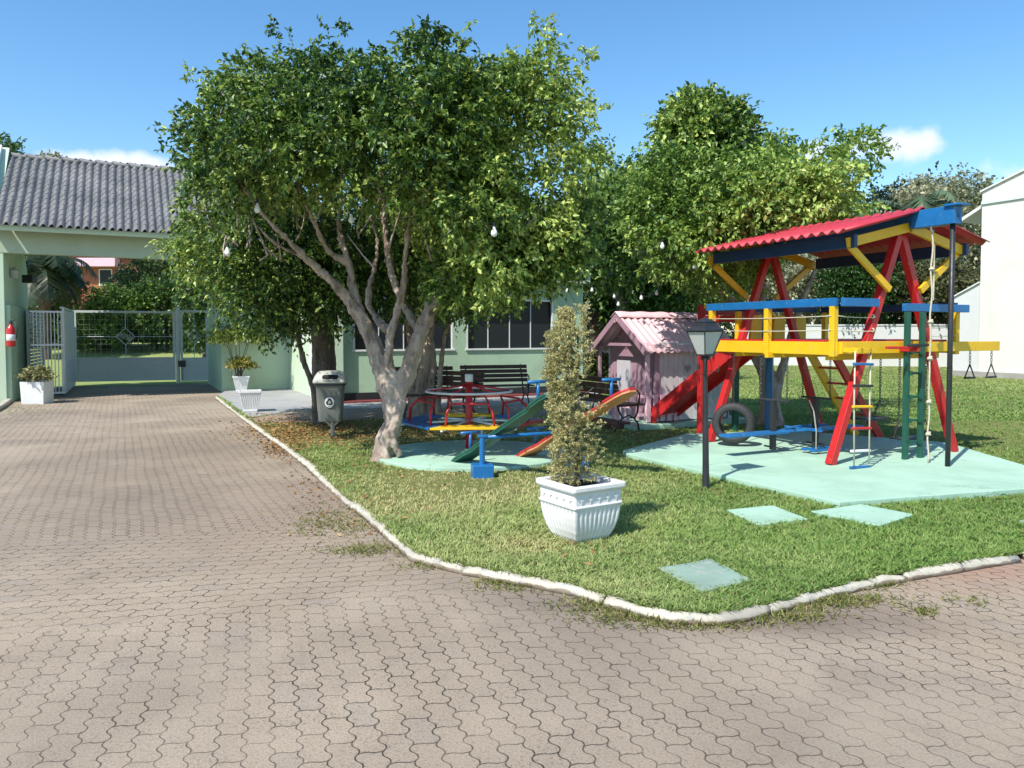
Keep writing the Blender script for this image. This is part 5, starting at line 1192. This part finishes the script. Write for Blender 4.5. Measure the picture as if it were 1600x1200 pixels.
obj('plinth', MB().box((3.5, -.03, .12), (9, .08, .24)), 'base_stone', ch_)
# boundary wall
bw0, bw1 = at(1150, 560, 37), at(1500, 560, 35)
bw = thing('boundary_wall', 'long low white boundary wall across the back of the lawn', 'wall', (bw0.x, 37, 0), math.atan2(35 - 37, bw1.x - bw0.x)); Lb = (Vector((bw1.x, 35)) - Vector((bw0.x, 37))).length + .5
obj('panel', MB().box((Lb / 2, 0, .98), (Lb, .16, 1.9)), 'white_wall', bw); obj('coping', MB().box((Lb / 2, 0, 1.96), (Lb, .24, .06)), 'board', bw)
fa, fb = at(905, 560, 27), at(1060, 560, 29)
fn_ = thing('mesh_fence', 'white steel mesh fence on a low wall right of the green building', 'fence', (fa.x, 27, 0), math.atan2(2, fb.x - fa.x)); Lf = (Vector((fb.x, 29)) - Vector((fa.x, 27))).length
obj('base_wall', MB().box((Lf / 2, 0, .52), (Lf, .15, 1.04)), 'white_wall', fn_)
mb = MB()
for k in range(int(Lf / .09)): mb.tube([(.04 + k * .09, 0, 1.04), (.04 + k * .09, 0, 2.0)], .004, 4)
for k in range(11): mb.tube([(0, 0, 1.08 + k * .09), (Lf, 0, 1.08 + k * .09)], .004, 4)
obj('mesh_panel', mb, 'white_metal', fn_)
for k in range(4): obj('post', MB().tube([(k * Lf / 3, 0, 1.0), (k * Lf / 3, 0, 2.04)], .03, 8), 'white_metal', fn_)
obj('top_rail', MB().tube([(0, 0, 2.03), (Lf, 0, 2.03)], .02, 6), 'white_metal', fn_)
# low hedge below fence
rg = np.random.RandomState(77); n = 3800; t = rg.rand(n) * Lf; hd = Vector((fb.x - fa.x, 2, 0)).normalized(); nv = Vector((hd.y, -hd.x, 0))
C = np.stack([fa.x + hd.x * t, 26.7 + hd.y * t, rg.uniform(.05, .85, n)], 1) + np.outer(rg.uniform(0, .45, n), [nv.x, nv.y, 0])
hg = thing('clipped_hedge', 'low clipped hedge at the foot of the mesh fence', 'hedge', (fa.x, 26.5, 0))
P, D = sprigs(C, np.tile(np.array([[nv.x, nv.y, .3]]), (n, 1)), 6, .10, 78); keep_world(leaves('foliage', P, D, .06, .6, [(.04, .07, .02), (.09, .12, .035), (.14, .17, .05)], 79, parent=hg), hg)
# utility pole
up_ = at(1299, 500, 39); pb_ = thing('utility_pole', 'grey utility pole rising behind the play tower', 'pole', (up_.x, 39, 0))
obj('shaft', MB().tube([(0, 0, 0), (0, 0, 5.9)], [.14, .11], 12), 'base_stone', pb_, smooth=True); obj('cross_arm', MB().box((0, 0, 5.6), (.8, .08, .08)), 'base_stone', pb_)
a_, b_ = at(870, 395, 33), at(1297, 405, 38.8)
for k in range(3):
    o = obj('power_line', MB().tube(sag(a_ + Vector((0, 0, k * .28)), b_ + Vector((0, 0, k * .28)), .35, 14), .012, 5), 'black')
    tag(o, ['lowest of the thin wires running to the grey pole', 'middle of the thin wires running to the grey pole', 'topmost of the thin wires running to the grey pole'][k], 'wire', 'thin wires running to the utility pole')
# ================================================================ PLAYHOUSE
p_ = G(1011, 661, .12)
phr = thing('playhouse', 'small pink and white wooden playhouse with a corrugated pink roof and picket porch', 'playhouse', (p_.x, p_.y, 0), ANG)
# local: x along ridge (away right), y back; near left porch post at origin
PL, PD = 1.72, 1.42; ez = 1.38; rz = 1.93; xb = -.02
obj('base_slab', MB().box((.8, .62, .055), (2.5, 1.75, .13)), 'green_slab', phr, bevel=.01)
obj('step', MB().box((-.50, .45, .09), (.35, .9, .12)), 'bench_wood', phr, bevel=.01)
mb = MB(); bwid = .105
for k in range(14): mb.box((.22 + .05 + k * bwid, .0, (ez + .1) / 2 + .05), (bwid * .95, .02, ez - .08))
obj('side_wall', mb, 'board', phr, bevel=.003)
mb = MB()
for k in range(13):
    y = .06 + k * bwid; hh = rz - (abs(y - PD / 2) / (PD / 2)) * (rz - ez) - .05; mb.box((.20, y, (hh + .1) / 2), (.02, bwid * .95, hh - .1))
obj('front_wall', mb, 'mauve', phr, bevel=.003)
obj('door_opening', MB().box((.18, .92, .62), (.03, .4, 1.0)), paint('doorway_pale', (.5, .48, .52), .7, .1), phr)
obj('back_wall', MB().box((.95, PD, (ez + .1) / 2), (1.5, .02, ez - .1)).box((PL + .02, PD / 2, (ez + .1) / 2), (.02, PD, ez - .1)), 'board', phr)
obj('porch_post', MB().box((0, .0, ez / 2 + .08), (.06, .06, ez - .1)), 'pink', phr, bevel=.005)
obj('porch_post', MB().box((.17, -.015, ez / 2 + .08), (.09, .05, ez - .1)), 'mauve', phr, bevel=.005)
obj('porch_post', MB().box((0, PD - .0, ez / 2 + .08), (.05, .05, ez - .1)), 'mauve', phr, bevel=.005)
obj('porch_beam', MB().beam((0, .0, ez + .02), (0, PD, ez + .02), .04, .05), 'mauve', phr)
def prf(s):
    y_mid = PD / 2
    def fn(u, v): 
        x = -.14 + (PL + .30) * v; y = y_mid + s * (y_mid + .16) * u; z = rz - (rz - ez + .10) * u
        return Vector((x, y, z + .016 * math.sin(v * 2 * math.pi * 15)))
    return MB().grid(fn, 2, 120)
obj('roof', prf(-1), 'pink_roof', phr, smooth=True, solid=.008); obj('roof', prf(1), 'pink_roof', phr, smooth=True, solid=.008)
obj('ridge_cap', MB().grid(lambda u, v: Vector((-.16 + (PL + .34) * v, PD / 2 + (u - .5) * .28, rz + .03 - abs(u - .5) * .2 + .006 * math.sin(v * 30))), 4, 40), 'pink_roof', phr, solid=.008, smooth=True)
for s in (-1, 1): obj('barge_board', MB().beam((-.13, PD / 2, rz - .05), (-.13, PD / 2 + s * (PD / 2 + .14), ez - .12), .025, .10), 'mauve', phr)
obj('gable_panel', MB().prism([(-.30, .05, ez + .02), (-.30, PD - .05, ez + .02), (-.30, PD / 2, rz - .08)], (.02, 0, 0)) if False else MB().torus((-.15, PD / 2, rz - .12), .03, .006, (1, 0, 0), 12, 6), 'pink', phr)
mb = MB()
for k in range(5): mb.box((.10 + k * .14 - .1, -.04, .36), (.085, .018, .44))
mb.box((.2, -.025, .56), (.80, .02, .05)).box((.2, -.025, .26), (.80, .02, .05))
for k in range(4): mb.box((-.30, .12 + k * .14, .36), (.018, .085, .44))
mb.box((-.285, .33, .56), (.02, .6, .05))
obj('picket_rail', mb, 'pink', phr, bevel=.004)
# heart on the side boards
hp = []
for k in range(30):
    t = 2 * math.pi * k / 30; hp.append(Vector((.82 + .0055 * 16 * math.sin(t) ** 3 * .8, -.0125, 1.0 + .0055 * (13 * math.cos(t) - 5 * math.cos(2 * t) - 2 * math.cos(3 * t) - math.cos(4 * t)) * .8)))
obj('heart_ornament', MB().prism(hp, (0, -.006, 0)), paint('faded_lilac', (.36, .28, .33), .7, .1), phr)
# ================================================================ LAMP POST
lb = G(1103, 762, .05)
lmp = thing('garden_lamp', 'short black garden lamp post with a four-sided lantern beside the tower pad', 'lamp post', (lb.x, lb.y, .03), R(30)); lmp.rotation_euler = (R(0), R(-1.2), R(30)); lmp.scale = (1.05, 1.05, 1.045)
obj('post', MB().lathe((0, 0, 0), [(.036, 0), (.038, .02), (.034, .05), (.030, .3), (.029, .66), (.024, .70), (.026, .74), (.022, 1.0), (.019, 1.22), (.028, 1.25), (.030, 1.28), (.0, 1.28)], 14), 'black', lmp, smooth=True)
mb = MB()
for k in range(4):
    a = R(90 * k + 45)
    pts = [Vector((.024 * math.cos(a) + math.cos(a) * .045 * math.sin(t_) * (1 - t_ / 9), .024 * math.sin(a) + math.sin(a) * .045 * math.sin(t_) * (1 - t_ / 9), 1.10 + .055 * t_ - .016 * math.sin(2 * t_))) for t_ in [x_ * .3 for x_ in range(11)]]
    mb.tube(pts, .005, 6).torus(pts[-1], .014, .004, (-math.sin(a), math.cos(a), 0), 12, 6)
mb.tube([(.02, 0, 1.14), (.14, -.03, 1.13), (.15, -.03, 1.19)], .004, 6)
obj('scroll_bracket', mb, 'black', lmp, smooth=True)
def sqr(h, z): return [Vector((x * h, y * h, z)) for x, y in ((-1, -1), (1, -1), (1, 1), (-1, 1))]
ln = obj('lantern', MB().loft([sqr(.055, 1.285), sqr(.058, 1.30)]).loft([sqr(.120, 1.51), sqr(.122, 1.525)]), 'black', lmp)
obj('pane', MB().loft([sqr(.052, 1.30), sqr(.113, 1.51)]), 'lamp_glass', ln)
mb = MB()
for x, y in ((-1, -1), (1, -1), (1, 1), (-1, 1)): mb.beam((x * .055, y * .055, 1.295), (x * .118, y * .118, 1.515), .010, .010)
obj('glazing_bar', mb, 'black', ln)
obj('lamp_cap', MB().loft([sqr(.135, 1.522), sqr(.132, 1.532), sqr(.085, 1.565), sqr(.075, 1.568), sqr(.070, 1.60), sqr(.076, 1.605), sqr(.02, 1.64), sqr(.004, 1.65)]), 'black', lmp, bevel=.003)
# ================================================================ SMALL PLANTERS
def ribbed_pot(name, loc, s, label, group=None):
    t = thing(name, label, 'planter', loc, R(20), group)
    secs = [sq(h * s, z * s, 30, f * s) for (h, z, f) in ((.13, 0, 0), (.14, .02, 0), (.14, .045, 0), (.135, .05, .008), (.17, .2, .012), (.205, .36, .012), (.21, .37, 0), (.215, .40, 0), (.225, .405, 0), (.225, .44, 0), (.20, .44, 0), (.19, .40, 0))]
    obj('pot', MB().loft(secs), 'planter', t); obj('soil', MB().box((0, 0, .405 * s), (.38 * s, .38 * s, .01)), 'soil', t); return t
q1 = G(391, 643, .05); ribbed_pot('flower_pot', (q1.x, q1.y, .05), .95, 'empty white fluted pot at the driveway kerb end', 'white fluted pots by the gate')
q2 = G(377, 612, .05); ribbed_pot('flower_pot', (q2.x, q2.y, .05), .95, 'white fluted pot with a small yellowish plant by the green wall corner', 'white fluted pots by the gate')
q3 = G(372, 607, .05); 
# yellowish plant
def small_plant(name, c, r, h, n, nl, leaf, cols, seed, label, stem=True, cat='plant'):
    rg = np.random.RandomState(seed); d = rg.normal(size=(n, 3)); d /= np.linalg.norm(d, axis=1)[:, None]; d[:, 2] = np.abs(d[:, 2]) * .9 - .1
    rt = thing(name, label, cat, c)
    C = np.array([c[0], c[1], c[2] + h]) + d * np.array([r, r, r * .8]) * rg.uniform(.3, 1, (n, 1)) ** .6
    P, D = sprigs(C, d, nl, r * .35, seed); keep_world(leaves('foliage', P, D, leaf, .45, cols, seed, parent=rt), rt)
    mb = MB()
    for k in range(6):
        a = 1.047 * k; mb.tube([(0, 0, 0), (math.cos(a) * r * .15, math.sin(a) * r * .15, h * .5), (math.cos(a) * r * .6, math.sin(a) * r * .6, h + r * .2)], [.016, .012, .005], 6)
    obj('stem', mb, 'bark_dark', rt); return rt
YL = [(.10, .13, .02), (.22, .24, .04), (.38, .34, .07), (.50, .40, .12)]
small_plant('potted_shrub', (q2.x, q2.y, .44), .30, .28, 130, 9, .08, YL, 5, 'yellow-leaved low plant in the white pot by the green wall')
tp = at(372, 590, 20.3)
small_plant('small_tree', (tp.x, 20.3, .05), .62, 1.35, 360, 9, .085, [(.05, .10, .015), (.12, .19, .03), (.22, .28, .05), (.33, .34, .10)], 6, 'small round yellow-green tree against the sunlit green wall', cat='tree')
sp_ = G(59, 630, 0); pb2 = thing('square_planter', 'plain white square planter box at the left gate pier', 'planter', (sp_.x, sp_.y, 0), R(6))
obj('box', MB().loft([rrect(.235, .235, .01, 0, 2), rrect(.255, .255, .01, .50, 2), rrect(.235, .235, .01, .50, 2), rrect(.23, .23, .01, .44, 2)]), 'white', pb2); obj('soil', MB().box((0, 0, .45), (.44, .44, .02)), 'soil', pb2)
small_plant('potted_shrub', (sp_.x, sp_.y, .45), .28, .16, 110, 9, .10, [(.12, .13, .05), (.25, .25, .10), (.42, .38, .20)], 7, 'spiky variegated plant in the white square planter')
# ================================================================ STRING LIGHTS
def string_lights(label, pix, sg=.12):
    pts = [at(*q_) for q_ in pix]; root = thing('string_lights', label, 'string lights', pts[0])
    mb = MB(); off = pts[0]
    for i in range(len(pts) - 1): mb.tube([p - off for p in sag(pts[i], pts[i + 1], sg, 8)], .004, 5)
    obj('cable', mb, 'black', root)
    for p in pts:
        obj('bulb', MB().lathe(p - off, [(.010, -.0), (.013, -.025), (.029, -.06), (.033, -.082), (.025, -.105), (.0, -.115)], 14), 'bulb', root, smooth=True)
        obj('socket', MB().lathe(p - off, [(.0, .03), (.018, .03), (.018, -.01), (.0, -.01)], 10), 'black', root)
string_lights('string of white bulbs strung through the large ficus crown', [(355, 384, 8.2), (402, 316, 8.2), (549, 333, 8.6), (697, 318, 8.1), (772, 352, 7.6)])
string_lights('string of white bulbs hung from the green building corner to the ficus', [(915, 480, 17), (886, 449, 16.5), (831, 456, 15.5), (748, 430, 14)])
string_lights('string of white bulbs hung in front of the yellow-green ficus', [(933, 340, 11), (1035, 377, 11), (1085, 408, 11), (1092, 420, 11.5), (1267, 341, 11.4)], .3)
string_lights('string of white bulbs above the pink playhouse', [(925, 448, 16), (960, 458, 16), (966, 470, 15.5), (1002, 460, 15), (1026, 452, 14.5)], .08)
# ================================================================ GRASS
def in_lawn(x, y): return in_poly(x, y, lawn_poly)
def to_px(P):
    c, s = math.cos(R(PITCH)), math.sin(R(PITCH)); dx, dy, dz = P[:, 0], P[:, 1], P[:, 2] - 1.6
    dep = dy * c - dz * s; v = dy * s + dz * c; return 800 + F * dx / dep, 566 - F * v / dep
pads = []
for o in list(sc.objects):
    if o.type == 'MESH' and (o.name.startswith(('concrete_pad', 'round_pad', 'stepping_slab', 'pavement', 'brick_path'))):
        n_ = len(o.data.vertices); co = np.array([v.co[:] for v in o.data.vertices]); zt = co[:, 2].max()
        if 'pad' in o.name or 'slab' in o.name: pl_ = co[: n_ // 2, :2]
        else: pl_ = co[:, :2]
        pads.append(pl_)
def grass(name, n, y0, y1, h, wd_, seed, label=None, power=1.0):
    rg = np.random.RandomState(seed); u = rg.rand(n); Y = (y0 ** (1 - power) + u * (y1 ** (1 - power) - y0 ** (1 - power))) ** (1 / (1 - power)) if power != 1 else y0 * (y1 / y0) ** u
    X = rg.uniform(-.72, .72, n) * Y
    if y1 < 20:      # blades stand in tufts
        m_ = n // 9; X = np.repeat(X[:m_], 9) + rg.normal(size=m_ * 9) * .013; Y = np.repeat(Y[:m_], 9) + rg.normal(size=m_ * 9) * .013
    ok = in_lawn(X, Y); X, Y = X[ok], Y[ok]
    for pl_ in pads:
        k = ~in_poly(X, Y, pl_)
        if pl_ is not None: k |= poly_dist(X, Y, pl_) < .02 + .015 * np.sin(X * 23) * np.sin(Y * 19)
        X, Y = X[k], Y[k]
    n = len(X); P = np.stack([X, Y, np.full(n, .04)], 1)
    m1 = sn(P, 1.3, 5); m2 = sn(P, 4.5, 6); m3 = sn(P, .45, 7)
    # bare, brown or worn areas: litter bed near the bin and pavement
    lit = np.exp(-(((X + 3.4) / 1.6) ** 2 + ((Y - 12.4) / 1.7) ** 2)) + .9 * np.exp(-(((X + 1.0) / 2.2) ** 2 + ((Y - 12.5) / 1.2) ** 2)) + .75 * np.exp(-(((X + .5) / 1.0) ** 2 + ((Y - 7.9) / .8) ** 2)) + .55 * np.exp(-(((X - .15) / .35) ** 2 + ((Y - 5.5) / .3) ** 2)) + .4 * np.exp(-(((X + 1.0) / .8) ** 2 + ((Y - 6.8) / .5) ** 2)) + .35 * np.exp(-(((X - 8) / 1.6) ** 2 + ((Y - 11) / 1.) ** 2))
    keep = rg.rand(n) > np.clip(lit * .95 + .12 * m2 - .05, 0, .93); P, m1, m2, m3, lit = P[keep], m1[keep], m2[keep], m3[keep], lit[keep]; n = len(P)
    hh = h * rg.uniform(.45, 1.2, n) * (1 + .35 * m1) * (1 - .5 * np.clip(lit, 0, 1)); a = rg.rand(n) * 6.28; lean = rg.uniform(.3, 1.9, n)
    D = np.stack([np.cos(a), np.sin(a), np.zeros(n)], 1); S = np.stack([-np.sin(a), np.cos(a), np.zeros(n)], 1); Z = np.array([0, 0, 1.0])
    w_ = (wd_ * rg.uniform(.6, 1.4, n))[:, None]; hh = hh[:, None]; lean = lean[:, None]
    v0 = P - S * w_; v1 = P + S * w_; mid = P + D * hh * lean * .35 + Z * hh * .6; v2 = mid + S * w_ * .75; v3 = mid - S * w_ * .75; tip = P + D * hh * lean + Z * hh * .95
    V = np.stack([v0, v1, v2, v3, tip], 1).reshape(-1, 3); b = (np.arange(n) * 5)[:, None]
    Fq = np.concatenate([b + np.array([[0, 1, 2]]), b + np.array([[0, 2, 3]]), b + np.array([[3, 2, 4]])], 1).reshape(-1, 3)
    g0 = np.array([.11, .225, .05]); g1_ = np.array([.28, .42, .11]); yl = np.array([.56, .55, .26]); br = np.array([.46, .34, .19])
    f = np.clip(.5 + .4 * m1 + .2 * m2 + rg.normal(size=n) * .2, 0, 1)[:, None]; col = g0 * (1 - f) + g1_ * f
    fy = np.clip(.16 + .35 * m3 + .2 * m2 + .9 * lit - .10 * np.clip(P[:, 0], -3, 3) / 3 + rg.normal(size=n) * .22, 0, 1)[:, None]; col = col * (1 - fy) + yl * fy
    fb_ = np.clip(lit * .7 + rg.normal(size=n) * .2 - .1, 0, .9)[:, None]; col = col * (1 - fb_) + br * fb_
    col = np.repeat(col, 5, 0); o = np_mesh(name, V, Fq, 'blade', None, col, 3); o['kind'] = 'stuff'; o['label'] = label; return o
grass('grass', 430000, 4.0, 13.5, .046, .0044, 1, 'short trodden lawn grass around the play area', power=2.0)
grass('grass', 150000, 13.5, 38, .045, .012, 2, 'far lawn grass beyond the play tower', power=1.6)
# weeds in the joints and at the kerb foot
rg = np.random.RandomState(14); Ps = []
for (x, y, sx_, sy_, n_) in ((560, 815, 45, 14, 900), (575, 860, 40, 5, 500), (795, 912, 26, 7, 450), (1000, 962, 55, 8, 750), (1100, 976, 60, 6, 600), (1290, 940, 60, 6, 900), (1440, 957, 14, 4, 110), (1230, 960, 40, 8, 500), (950, 945, 40, 6, 500), (1360, 915, 25, 4, 400), (690, 885, 40, 4, 300), (500, 822, 30, 8, 200), (30, 640, 30, 8, 500), (1510, 940, 20, 6, 60)):
    for k in range(n_):
        q_ = G(x + rg.normal() * sx_, y + rg.normal() * sy_); Ps.append((q_.x, q_.y, 0))
P = np.array(Ps); P = P[~in_lawn(P[:, 0], P[:, 1])]; n = len(P); a = rg.rand(n) * 6.28; D = np.stack([np.cos(a), np.sin(a), rg.uniform(.4, 1.2, n)], 1)
lv_ = leaves('joint_weeds', P, D, .045, .16, [(.10, .14, .03), (.20, .22, .06), (.33, .30, .12)], 15, 'blade', droop=0, jitter=.4, fold=.1); lv_['kind'] = 'stuff'; lv_['label'] = 'sparse weeds growing in the paving at the kerb foot'
# fallen leaves
Ps = []
for (x, y, sx_, sy_, n_) in ((470, 668, 45, 10, 1500), (450, 690, 20, 10, 500), (560, 680, 60, 10, 900), (680, 668, 40, 8, 700), (430, 690, 12, 12, 120), (480, 745, 18, 18, 60), (700, 690, 60, 10, 300), (400, 665, 14, 10, 150), (880, 860, 40, 12, 15), (620, 730, 60, 20, 120), (560, 800, 50, 20, 60)):
    for k in range(n_):
        q_ = G(x + rg.normal() * sx_, y + rg.normal() * sy_, .06); Ps.append((q_.x, q_.y, .07))
P = np.array(Ps); il = in_lawn(P[:, 0], P[:, 1]); P[:, 2] = np.where(il, .072, .008); n = len(P); a = rg.rand(n) * 6.28; D = np.stack([np.cos(a), np.sin(a), rg.uniform(-.05, .25, n)], 1)
lv_ = leaves('fallen_leaves', P, D, .05, .5, [(.16, .08, .035), (.30, .17, .07), (.42, .28, .12)], 16, 'dry', droop=0, jitter=.15, fold=.2); lv_['kind'] = 'stuff'; lv_['label'] = 'brown fallen leaves scattered below the ficus trees'
